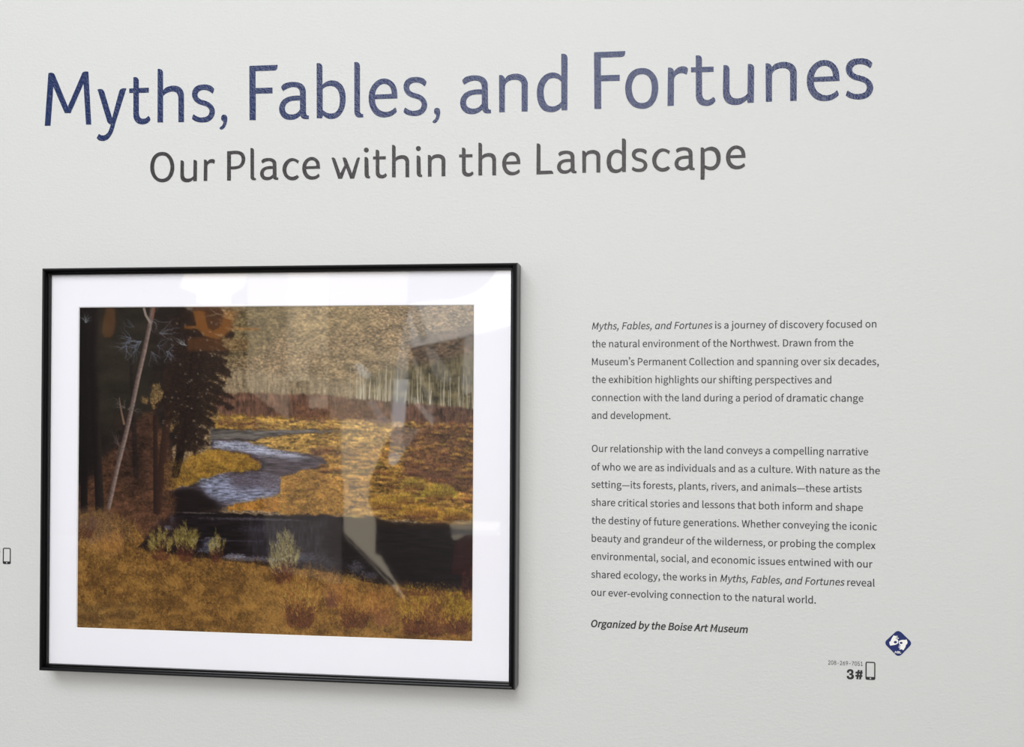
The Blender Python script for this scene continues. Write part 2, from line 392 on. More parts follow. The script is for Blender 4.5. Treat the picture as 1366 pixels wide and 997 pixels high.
    # grassy islets and tongue of the left bank
    for P, c in (([(222, 640), (262, 612), (292, 602), (330, 610), (356, 624), (350, 631), (300, 636), (262, 650), (226, 662)], (132, 102, 44)),
                 ([(308, 682), (330, 676), (375, 668), (392, 672), (420, 684), (385, 688), (310, 686)], (150, 104, 50)),
                 ([(380, 640), (420, 628), (470, 650), (470, 690), (380, 690)], (150, 112, 58))):
        m = poly(P, 3, .5); fill(m, c, .5, nA+nC*.7)
        grass(m, 2600, 90, 45, 5, 60, [(190, 150, 58), (150, 106, 40), (96, 62, 28), (206, 170, 74), (124, 70, 36)], .6)

    # the dark wood on the left
    fill(poly([(90, 400), (286, 400), (292, 440), (268, 500), (262, 560), (236, 600), (232, 655), (225, 700), (90, 720)], 4, .8), (38, 30, 27), .4, nB+nC*.4)
    fill(poly([(118, 405), (205, 405), (205, 560), (150, 600), (130, 560)], 6, 6), (44, 40, 32), .3, nB, .8)
    fill(poly([(120, 640), (165, 596), (188, 560), (206, 552), (232, 600), (236, 690), (180, 740), (100, 760), (100, 660)], 6, 3), (80, 54, 40), .55, nA+nC*.7, .95)
    m = poly([(104, 640), (170, 590), (195, 555), (235, 600), (240, 690), (180, 740), (104, 740)], 4)
    grass(m, 6500, 60, 50, 6, 60, [(118, 80, 50), (74, 48, 38), (52, 34, 30), (146, 106, 60), (92, 60, 42), (40, 27, 25)], .6)
    for P in ([(206, 518), (217, 514), (220, 528), (214, 546), (208, 552), (203, 540)], [(193, 532), (200, 536), (198, 542), (190, 540)], [(232, 552), (244, 556), (240, 575), (230, 582)], [(272, 540), (300, 552), (298, 566), (272, 560)]):
        m = poly(P, 3, .6); fill(m, (140, 112, 70), .6, nC, .7); grass(m, 260, 90, 60, 5, 40, [(212, 184, 122), (110, 80, 44), (60, 44, 30)], .6)
    limb([(128, 400), (122, 480), (128, 560), (134, 690)], 9, 12, (26, 20, 20), (44, 36, 32))
    limb([(110, 400), (112, 700)], 9, 10, (20, 14, 16), (32, 24, 24))
    limb([(176, 480), (180, 560), (184, 640)], 5, 8, (28, 22, 22), (42, 34, 30))
    limb([(226, 500), (228, 560), (222, 600), (214, 690)], 11, 9, (46, 30, 24), (64, 42, 34))
    limb([(210, 560), (212, 690)], 6, 7, (40, 26, 24), (54, 36, 30))
    limb([(264, 430), (252, 540), (246, 600), (238, 634)], 8, 9, (24, 16, 15), (34, 24, 20))
    # boughs of the spruce, drooping needle fans
    nee = [(30, 21, 19), (44, 29, 23), (20, 14, 14), (60, 40, 28), (34, 24, 20)]
    fill(poly([(238, 405), (286, 405), (280, 450), (274, 500), (268, 560), (258, 600), (244, 606), (240, 560), (236, 480)], 6, 2), (28, 20, 19), .4, nC, .9)
    limb([(266, 430), (256, 520), (250, 590), (244, 620), (238, 640)], 7, 9, (18, 12, 12), (30, 20, 17))
    def bough(x, y, sgn, L):
        n = int(L*13)
        t = rs.rand(n)**.8
        sag = 4+L*.10
        bx = x+sgn*L*t; by = y-L*.06*np.sin(t*3)+sag*t*t
        th = 3.4*(1-t)+1.2
        lines(bx, by+rs.uniform(-.4, 1, n)*th, np.where(sgn > 0, -20, 200)+rs.normal(0, 30, n)-sgn*10, rs.uniform(2, 6.5, n)*(1-.35*t), rs.uniform(-25, 25, n), pal(nee, n, .25), .9, 2)
        for k in range(int(L/7)):
            q = rs.uniform(.35, 1); m_ = 26
            lx = x+sgn*L*q+rs.normal(0, 1.2, m_); ly = y+sag*q*q-L*.06*math.sin(q*3)+rs.uniform(0, 5, m_)
            lines(lx, ly, -60+rs.normal(0, 30, m_)+(0 if sgn > 0 else -60), rs.uniform(2, 5, m_), rs.uniform(-25, 25, m_), pal(nee, m_, .25), .9)
    for yb in np.arange(400, 604, 5.2):
        x0 = 264-(yb-430)*.09
        reach = np.interp(yb, [400, 440, 470, 490, 510, 528, 550, 575, 604], [38, 48, 40, 56, 42, 66, 40, 36, 22])*rs.uniform(.72, 1.12)
        bough(x0, yb+rs.uniform(-2, 2), 1, reach)
        bough(x0, yb+rs.uniform(-2, 2), -1, reach*(.75 if yb < 560 else .45)*rs.uniform(.7, 1.1))
    for i in range(60):                                    # chinks of sky and meadow between the boughs
        y = rs.uniform(430, 600); x = rs.uniform(222, 296)+(500-y)*.05; r = rs.uniform(.5, 1.8)
        lines(np.full(6, x), y+rs.uniform(-r, r, 6), rs.normal(-10, 12, 6), rs.uniform(1, 4, 6), np.zeros(6), pal([(184, 172, 150), (150, 130, 96), (206, 200, 190)], 6), .6)
    grass(poly([(224, 626), (262, 612), (268, 640), (240, 660), (224, 664)], 4), 700, 80, 30, 8, 50, [(140, 106, 50), (96, 68, 38), (58, 42, 30), (168, 130, 62)], .75)
    # left dark foliage
    grass(poly([(100, 404), (240, 404), (230, 520), (190, 560), (104, 600)], 6), 3600, 70, 60, 9, 70, [(34, 28, 25), (58, 48, 42), (28, 30, 26), (66, 52, 40)], .4)
    fill(poly([(103, 404), (124, 404), (130, 520), (128, 640), (103, 660)], 5, 4), (20, 15, 16), .4, nC, .7)
    fill(poly([(150, 560), (200, 556), (206, 620), (190, 680), (160, 640)], 8, 8), (46, 32, 28), .5, nA+nC, .6)
    # the dead leaning trunk with its pale twigs
    limb([(206, 402), (202, 430), (194, 470), (186, 505), (178, 545), (168, 590), (158, 630), (146, 686)], 6.2, 6.2, (70, 56, 52), (150, 130, 122))
    limb([(191, 402), (196, 420), (202, 430)], 3, 3.5, (140, 124, 116))
    limb([(209, 402), (205, 425)], 3, 3.5, (120, 80, 60))
    limb([(160, 534), (163, 552), (167, 570)], 1, 3, (120, 96, 80))
    def twigs(x, y, ang, L, n=9, c=(176, 176, 186)):
        for k in range(n):
            a0 = ang+rs.normal(0, 26); LL = L*rs.uniform(.5, 1)
            q = [(x, y)]; a = a0
            for s in range(5):
                a += rs.normal(0, 22)-3; q.append((q[-1][0]+math.cos(math.radians(a))*LL/5, q[-1][1]-math.sin(math.radians(a))*LL/5))
            limb(q, .9, .4, tuple(v*.82 for v in c))
            m_ = 5
            px = np.array([q[j % 5+1][0] for j in range(m_)]); py = np.array([q[j % 5+1][1] for j in range(m_)])
            lines(px, py, a0+rs.normal(0, 45, m_), rs.uniform(4, 11, m_), rs.uniform(-40, 40, m_), pal([c], m_), .4)
    twigs(190, 456, 195, 34, 6, (122, 126, 140)); twigs(176, 452, 205, 26, 6, (106, 110, 124)); twigs(184, 462, 240, 26, 5, (100, 104, 118)); twigs(170, 462, 215, 18, 4, (118, 122, 138)); twigs(180, 436, 170, 24, 3, (84, 86, 98)); twigs(204, 470, -45, 22, 4, (100, 102, 114)); twigs(212, 462, -30, 24, 4, (96, 98, 110))
    twigs(203, 425, -10, 36, 5, (112, 108, 112)); twigs(225, 470, -50, 24, 6, (116, 118, 130)); twigs(215, 445, 10, 30, 6, (112, 112, 120)); twigs(168, 548, 150, 22, 4, (116, 104, 100)); twigs(172, 550, 20, 18, 4, (112, 102, 98))
    twigs(160, 600, 150, 16, 3, (104, 90, 88)); twigs(161, 600, -20, 16, 3, (100, 88, 84)); twigs(112, 430, 60, 10, 4, (150, 160, 164)); twigs(252, 462, 165, 16, 4, (150, 156, 160)); twigs(300, 420, 170, 34, 3, (120, 110, 90))

    # near bank, a mat of bleached grass
    near = [(100, 700), (130, 690), (160, 700), (182, 712), (196, 730), (186, 742), (225, 748), (270, 752), (330, 757), (380, 762), (440, 766), (500, 780), (560, 786), (640, 790), (640, 870), (100, 870)]
    m = poly(near, 3, .5); fill(m, (112, 80, 42), .5, nA*.45+nC*.9)
    fill(poly([(100, 700), (150, 690), (185, 712), (180, 730), (120, 735)], 5, 3), (92, 68, 52), .4, nC, .8)
    cols = [(172, 128, 62), (136, 98, 48), (94, 66, 34), (196, 154, 84), (64, 44, 26), (150, 110, 52), (112, 86, 42), (50, 34, 22)]
    x, y = pick(m, 24000); n = len(x)
    flow = noise(60, 40, 2, 44)
    fl = flow[np.clip(((y-408)*S).astype(int), 0, CH-1), np.clip(((x-103)*S).astype(int), 0, CW-1)]
    tone = nB[np.clip(((y-408)*S).astype(int), 0, CH-1), np.clip(((x-103)*S).astype(int), 0, CW-1)]
    pc = pal(cols, n, .18)*(1+tone[:, None]*.45)
    up = rs.rand(n) < .5
    lines(x, y, np.where(up, 55, 140)+fl*150+rs.normal(0, 22, n), rs.uniform(4, 15, n), rs.uniform(-90, 90, n), np.clip(pc, 0, 1), .75)
    grass(poly([(345, 770), (380, 790), (400, 850), (350, 860), (330, 800)], 6), 1300, 120, 20, 10, 40, [(206, 160, 90), (180, 136, 70)], .5)
    grass(poly([(100, 738), (160, 720), (170, 745), (150, 760)], 6), 700, 110, 30, 10, 60, [(206, 156, 92), (190, 140, 80)], .6)
    grass(poly([(100, 690), (150, 690), (150, 735), (100, 735)], 6), 1600, 80, 30, 8, 60, [(120, 96, 80), (84, 62, 56), (150, 120, 84)], .5)
    grass(poly([(100, 820), (190, 820), (190, 860), (100, 860)], 6), 1800, 85, 25, 8, 40, [(96, 76, 44), (134, 110, 66), (70, 54, 36), (150, 128, 96)], .5)

    for i in range(260):                                   # tufts and their shade in the mat of grass
        x = rs.uniform(100, 634); y = rs.uniform(752, 862); r = rs.uniform(4, 11)
        if y < np.interp(x, [100, 200, 330, 520, 640], [705, 750, 765, 792, 800]): continue
        n = int(r*9); a0 = rs.choice([40, 60, 120, 150])
        lines(x+rs.normal(0, r*.6, n), y+rs.normal(0, r*.25, n), a0+rs.normal(0, 16, n), rs.uniform(4, 12, n), rs.uniform(-70, 70, n), pal([(196, 152, 82), (170, 126, 62), (150, 108, 50)] if i % 3 else [(62, 42, 26), (84, 58, 32), (100, 70, 38)], n), .5)
    # shrubs on the near bank: (x, foot y, half width, height, tip colours, stem colours)
    yg = [(190, 172, 84), (164, 146, 58), (214, 196, 120), (140, 116, 50)]; rb = [(92, 44, 38), (62, 30, 30), (112, 60, 44), (40, 22, 22)]
    go = [(176, 126, 62), (150, 98, 48), (200, 152, 84), (120, 72, 40)]; ye = [(196, 166, 42), (160, 134, 36), (214, 186, 70), (120, 92, 34)]
    for (x, yf, rx, h, tip, stem, n) in (
            (110, 730, 22, 40, [(110, 84, 70), (84, 60, 56)], rb, 700), (150, 748, 20, 30, go, go, 500),
            (220, 758, 18, 50, yg, rb, 1500), (252, 759, 18, 60, yg, rb, 1800), (296, 759, 11, 50, yg, rb, 800), (386, 786, 19, 80, [(200, 190, 130), (176, 160, 86), (220, 210, 160), (150, 132, 70)], rb, 1900),
            (452, 816, 15, 54, [(160, 110, 66), (130, 84, 60), (180, 134, 80)], [(110, 66, 60), (84, 48, 48)], 1100), (408, 844, 26, 82, go+yg[:1], rb, 3600), (478, 842, 28, 66, go, rb, 2300), (520, 838, 24, 62, go, [(140, 90, 60), (110, 66, 52)], 1300),
            (558, 848, 26, 68, ye+go, rb, 3000), (612, 846, 24, 70, ye+[(96, 60, 30)], rb, 3200), (584, 850, 20, 56, go+rb, rb, 1200), (628, 800, 12, 50, rb, rb, 700), (460, 790, 30, 24, [(190, 160, 80), (150, 116, 60)], go, 700), (570, 796, 44, 22, ye+rb, rb, 1000)):
        ns_ = int(9+rx*.7); As = np.sort(rs.uniform(-1, 1, ns_)); Hs = rs.uniform(.6, 1.05, ns_)*np.sqrt(1-(As*.7)**2); k_ = rs.randint(0, ns_, n)
        t = rs.rand(n)**.8; a = As[k_]
        sx = x+a*rx*(.45+.55*t)+rs.normal(0, rx*.07, n)
        sy = yf-h*.88*t*Hs[k_]
        o = np.argsort(t+rs.rand(n)*.25)
        c_ = np.where((t+rs.normal(0, .13, n) > .52)[:, None], pal(tip, n), pal(stem, n))
        lines(sx[o], sy[o], (90-a*18+rs.normal(0, 18, n))[o], rs.uniform(.05, .13, n)*h, rs.uniform(-25, 25, n), c_[o], .75)
    # tone of the finished print
    C[:] = np.clip(C, 0, 1)
    C[:] = np.clip(C*(.95+.07*C), 0, 1)
    v = np.linspace(0, CH-1.001, GH); u = np.linspace(0, CW-1.001, GW)
    # gentle 2x box before sampling
    B = C.copy(); B[:-1] = (B[:-1]+C[1:])/2; B[:, :-1] = (B[:, :-1]+B[:, 1:])/2
    iv = v.astype(int); iu = u.astype(int); fv = (v-iv)[:, None, None]; fu = (u-iu)[None, :, None]
    return (B[iv][:, iu]*(1-fv)*(1-fu)+B[iv+1][:, iu]*fv*(1-fu)+B[iv][:, iu+1]*(1-fv)*fu+B[iv+1][:, iu+1]*fv*fu)

# ---------------------------------------------------------------- display lettering: outlines drawn letter by letter
# each glyph: (crop x, crop y, scale, baseline y at glyph, outlines); '!' marks a corner, other points are smooth
GLYPHS = {
 'M': (50, 80, 8.309, 167.1, ['82,730! 122,150! 140,143 165,143 183,152 194,170! 338,518! 490,165! 503,140 520,130 540,128 565,130! 597,717! 540,717! 512,262! 368,590! 304,590! 176,295! 145,730!']),
 'y': (50, 80, 8.309, 165.6, ['665,328! 690,322 716,326 736,348 748,385! 826,645! 903,355! 915,330 945,315 983,316! 862,700! 845,765 815,835 775,882 725,900 675,888 655,868! 680,820! 710,836 745,834 775,810 797,765 812,714! 795,712! 775,692!']),
 't': (160, 80, 9.97, 164.6, ['178,232! 205,229 232,238 246,258 250,290! 250,375! 385,370! 385,435! 250,440! 250,690! 256,740 275,773 305,784 345,775 380,745! 400,768 405,800! 370,838 325,856 280,857 225,838 190,795 178,730! 178,440! 122,440! 122,380! 178,378!']),
 'h': (160, 80, 9.97, 163.3, ['500,122! 525,120 552,130 568,155 571,190! 571,405! 610,370 660,350 720,343 780,354 825,390 848,445 852,510! 852,828! 778,828! 778,530! 771,470 748,435 710,422 660,427 610,448 571,482! 571,832! 498,832!']),
 's': (160, 80, 9.97, 162.5, ['1250,385! 1245,418 1226,450! 1190,420 1140,402 1095,401 1050,420 1028,462 1038,498 1072,525 1130,543 1190,570 1240,620 1260,685 1250,740 1215,793 1160,825 1095,833 1030,825 980,804 957,785! 962,755 978,722! 1015,748 1065,765 1115,763 1165,743 1188,703 1186,662 1162,630 1110,608 1040,585 985,540 960,485 960,430 985,375 1035,340 1095,328 1160,330 1218,350']),
 ',': (230, 90, 11.08, 161.6, ['722,748 735,711 767,698 800,710 813,748 808,805 790,862 758,905 728,921 700,908! 702,893 735,862 753,825 752,800 728,780']),
 'F': (320, 75, 9.97, 160.5, ['122,130! 497,116! 495,150 482,180 450,192! 204,200! 204,425! 430,418! 430,495! 207,500! 207,852! 125,852!']),
 'a': (320, 75, 9.97, 158.95, ['550,405! 580,372 640,350 710,343 775,350 835,378 868,425 877,495! 880,740! 887,778 900,790! 918,790! 918,835! 870,838 830,828 805,792! 770,820 710,845 650,847 590,830 545,785 523,720 530,650 565,590 625,550 700,530 800,525! 797,475 780,435 745,416 700,412 640,427 575,465! 556,435',
       '800,590! 720,592 660,605 615,640 598,690 612,745 655,772 710,775 760,755 800,712!']),
 'b': (410, 75, 9.97, 157.85, ['120,98! 150,95 180,108 195,135 197,170! 197,385! 235,352 290,330 350,327 410,345 465,395 500,480 507,570 498,660 465,745 415,805 350,835 300,838 245,822 205,790! 193,828! 122,828!',
       '200,440! 240,412 300,400 360,412 405,460 427,530 430,600 415,690 375,748 315,765 255,755 200,715!']),
 'l': (410, 75, 9.97, 156.4, ['620,80! 650,78 680,90 694,115 697,150! 697,700! 703,750 720,770! 740,770! 743,812! 700,817 665,815 635,790 622,735!']),
 'e': (485, 85, 9.97, 155.7, ['448,465! 445,400 435,330 400,262 345,217 270,200 190,222 125,280 82,360 67,450 75,540 105,620 160,685 230,715 290,717 350,705 405,675 438,645! 436,620 418,582! 375,620 320,642 260,640 205,610 165,555 150,475!',
       '150,415! 160,370 190,315 230,282 270,272 320,285 355,325 372,405!']),
 'n': (660, 60, 9.97, 149.8, ['55,405! 85,402 115,418 135,452! 165,415 220,392 290,384 350,395 405,430 435,490 439,560! 437,885! 358,888! 357,560! 350,505 320,475 265,465 205,475 160,502 138,535 134,575! 133,895! 58,898!']),
 'd': (660, 60, 9.97, 147.5, ['880,118! 915,117 945,130 960,155 963,190! 960,868! 888,870! 880,832! 840,868 780,892 710,892 640,865 590,800 562,700 560,600 580,510 625,435 690,385 770,365 830,378 880,412!',
       '880,490! 840,455 790,440 730,450 680,500 652,580 650,660 665,740 705,800 760,818 830,800 880,755!']),
 'o': (780, 60, 9.97, 143.7, ['755,308 840,320 910,370 960,450 977,550 970,650 935,750 880,815 800,848 730,848 650,822 590,765 550,680 537,580 550,480 590,390 660,330',
       '760,390 820,403 865,450 888,530 888,620 870,700 825,755 765,772 705,762 660,715 632,640 625,550 645,470 685,412']),
 'r': (880, 65, 11.73, 141.3, ['132,300! 170,297 205,315 227,355! 265,313 310,287 365,278 412,286 440,318! 435,360 415,410! 380,390 330,385 280,400 245,430 228,470 225,530! 222,895! 125,898!']),
 'u': (950, 75, 11.38, 137.5, ['172,138! 205,136 240,148 258,175 263,210! 262,500! 272,575 305,625 355,640 420,638 480,615 532,570! 537,122! 570,119 605,130 625,152 632,190! 627,705! 535,712! 525,662! 480,700 420,732 350,742 270,730 210,695 175,630 165,550! 165,480!']),
 'O': (190, 190, 11.38, 242.6, ['305,147 375,162 430,210 470,290 483,370 475,450 440,530 385,585 305,607 230,590 170,540 130,460 120,375 132,290 170,210 230,162',
       '305,200 355,212 395,255 420,320 427,385 415,450 385,515 340,548 300,555 250,545 205,500 182,430 178,360 190,290 220,232 260,207']),
 'P': (300, 190, 9.757, 240.9, ['30,118! 100,112 170,112 225,132 258,180 262,225 248,280 210,325 150,347 77,352! 77,497! 30,497!',
       '78,158! 140,152 185,160 210,185 217,225 207,270 180,302 135,312 78,314!']),
 'c': (300, 190, 9.757, 239.6, ['964,240! 950,278! 920,252 885,243 850,255 815,300 800,360 810,410 840,440 880,450 915,440 940,425! 965,450! 935,480 880,495 830,485 780,445 755,390 750,340 768,280 805,235 860,207 920,215']),
 'w': (435, 185, 8.035, 238.5, ['58,208! 80,203 97,218! 152,372! 197,285! 176,208! 200,203 217,218! 277,372! 326,222! 342,203 362,205! 300,428! 258,430! 214,312! 170,430! 130,430!']),
 'i': (435, 185, 8.035, 237.8, ['430,97 448,104 456,123 448,142 430,149 412,142 404,123 412,104', '412,200! 430,198 447,212 452,240! 455,375! 458,398 470,405! 468,425! 440,425 420,412 412,380!']),
 'p': (860, 180, 9.757, 226.3, ['730,168! 760,166 780,188! 820,165 880,155 935,175 975,225 988,290 980,360 945,425 895,458 840,460 783,438! 778,583! 728,583!',
       '780,225! 820,205 865,205 905,225 930,280 935,320 920,380 885,410 840,415 782,395!']),
 'L': (605, 180, 9.757, 232.45, ['1083,115! 1105,114 1125,125 1132,155! 1132,470! 1270,466! 1290,478 1300,508! 1080,516!']),
}
TITLE = [('M', 59.9, 121.8, 167.1), ('y', 129.2, 168.3, 165.6), ('t', 172.2, 200.6, 164.6), ('h', 209.95, 245.5, 163.3), ('s', 256.1, 286.6, 162.5), (',', 293.2, 303.3, 161.6),
         ('F', 332.2, 369.85, 160.5), ('a', 372.4, 412.1, 158.95), ('b', 422.0, 460.9, 157.6), ('l', 472.2, 484.7, 156.4), ('e', 491.7, 530.1, 155.5), ('s', 538.2, 569.8, 153.8), (',', 577.1, 587.3, 152.7),
         ('a', 613.8, 655.0, 151.3), ('n', 665.4, 703.9, 149.7), ('d', 716.0, 756.8, 147.6),
         ('F', 792.0, 833.7, 145.4), ('o', 833.9, 878.0, 143.7), ('r', 890.4, 917.5, 141.2), ('t', 921.5, 954.3, 139.9), ('u', 964.3, 1005.8, 137.5), ('n', 1021.0, 1062.7, 135.6), ('e', 1076.1, 1119.7, 133.6), ('s', 1128.1, 1164.7, 131.7)]
SUBTITLE = [('O', 200.5, 232.4, 242.6), ('u', 240.7, 262.7, 241.9), ('r', 271.9, 286.5, 241.4), ('P', 302.9, 327.0, 240.9), ('l', 334.0, 341.5, 240.2), ('a', 347.1, 371.2, 239.9), ('c', 376.9, 398.9, 239.6), ('e', 403.3, 426.8, 239.0),
            ('w', 442.2, 480.05, 238.5), ('i', 485.2, 493.7, 237.8), ('t', 497.6, 515.9, 237.2), ('h', 522.9, 545.8, 236.6), ('i', 554.7, 563.2, 236.0), ('n', 570.7, 594.05, 235.7),
            ('t', 612.4, 631.6, 234.8), ('h', 638.1, 661.7, 234.1), ('e', 669.9, 694.0, 233.2),
            ('L', 715.7, 738.2, 232.4), ('a', 743.1, 769.0, 231.2), ('n', 776.6, 800.7, 230.6), ('d', 809.2, 834.8, 229.6), ('s', 842.8, 863.5, 228.9), ('c', 869.9, 893.8, 228.0), ('a', 899.8, 926.6, 227.0), ('p', 934.6, 961.3, 226.3), ('e', 968.4, 994.3, 225.2)]

def smooth(pts):
    """closed outline: straight between two corners, centripetal spline through the smooth points"""
    P = []
    for tok in pts.split():
        k = tok.endswith('!'); x, y = tok.rstrip('!').split(','); P.append((float(x), float(y), k))
    n = len(P); out = []
    for i in range(n):
        p1, p2 = P[i], P[(i+1) % n]
        out.append((p1[0], p1[1]))
        if p1[2] and p2[2]: continue
        p0 = P[i-1] if not p1[2] else None; p3 = P[(i+2) % n] if not p2[2] else None
        a, b = np.array(p1[:2]), np.array(p2[:2])
        L = np.linalg.norm(b-a)
        def tangent(q0, q1, q2):
            q0, q1, q2 = (np.array(q[:2]) for q in (q0, q1, q2))
            l0, l1 = np.linalg.norm(q1-q0)+1e-6, np.linalg.norm(q2-q1)+1e-6
            return ((q1-q0)/l0*l1+(q2-q1)/l1*l0)/(l0+l1)
        t1 = tangent(p0, p1, p2)*L if p0 is not None else None
        t2 = tangent(p1, p2, p3)*L if p3 is not None else None
        if t1 is None: t1 = (b-a)*1.5-t2*.5
        if t2 is None: t2 = (b-a)*1.5-t1*.5
        N = max(2, min(5, int(L/14)))
        for j in range(1, N):
            t = j/N
            q = (2*t**3-3*t*t+1)*a+(t**3-2*t*t+t)*t1+(-2*t**3+3*t*t)*b+(t**3-t*t)*t2
            out.append((float(q[0]), float(q[1])))
    return out

def glyph_flat():
    """the outlines laid flat: metres on the wall, from the glyph's left edge and baseline"""
    G = {}
    for ch, (cx, cy, sc, base, outs) in GLYPHS.items():
        LL = [[at(cx+x/sc, cy+y/sc) for x, y in smooth(o)] for o in outs]
        xs = [p[0] for L in LL for p in L]; x0, x1 = min(xs), max(xs)
        zb = at((cx*2+(min(float(t.split(',')[0]) for t in outs[0].split())+max(float(t.split(',')[0]) for t in outs[0].split()))/sc)/2, base)[1]
        G[ch] = ([[(x-x0, z-zb) for x, z in L] for L in LL], x1-x0)
    return G
GF = glyph_flat()
SUBR = .585                                       # size of the subtitle over the title
SUBONLY = 'OPcwipL'
def lettering(root, rows, m, sub, offset):
    rx, rz = root.location.x, root.location.z
    for ch, xa, xb, base in rows:
        (loops, gw) = GF[ch]
        ax, az = at(xa, base); bx, bz = at(xb, base)
        k = 1.0 if (not sub or ch in SUBONLY) else SUBR
        kx = (bx-ax)/gw; kz = k
        L = [[(x*kx, z*kz) for x, z in o] for o in loops]
        me = shape_me(L, .0004, offset)
        o = link('letter', me, root, m); o.location = (ax-rx, 0, (az+bz)/2-rz)
tx, tz = at(600, 152)
title = thing('title_lettering', (tx, 0, tz), 'large navy blue vinyl title across the top of the white wall', 'lettering')
lettering(title, TITLE, M['navy'], False, 0.0)
tx, tz = at(600, 235)
subt = thing('subtitle_lettering', (tx, 0, tz), 'charcoal vinyl subtitle line centred below the big navy title', 'lettering')
lettering(subt, SUBTITLE, M['grey'], True, .0001)

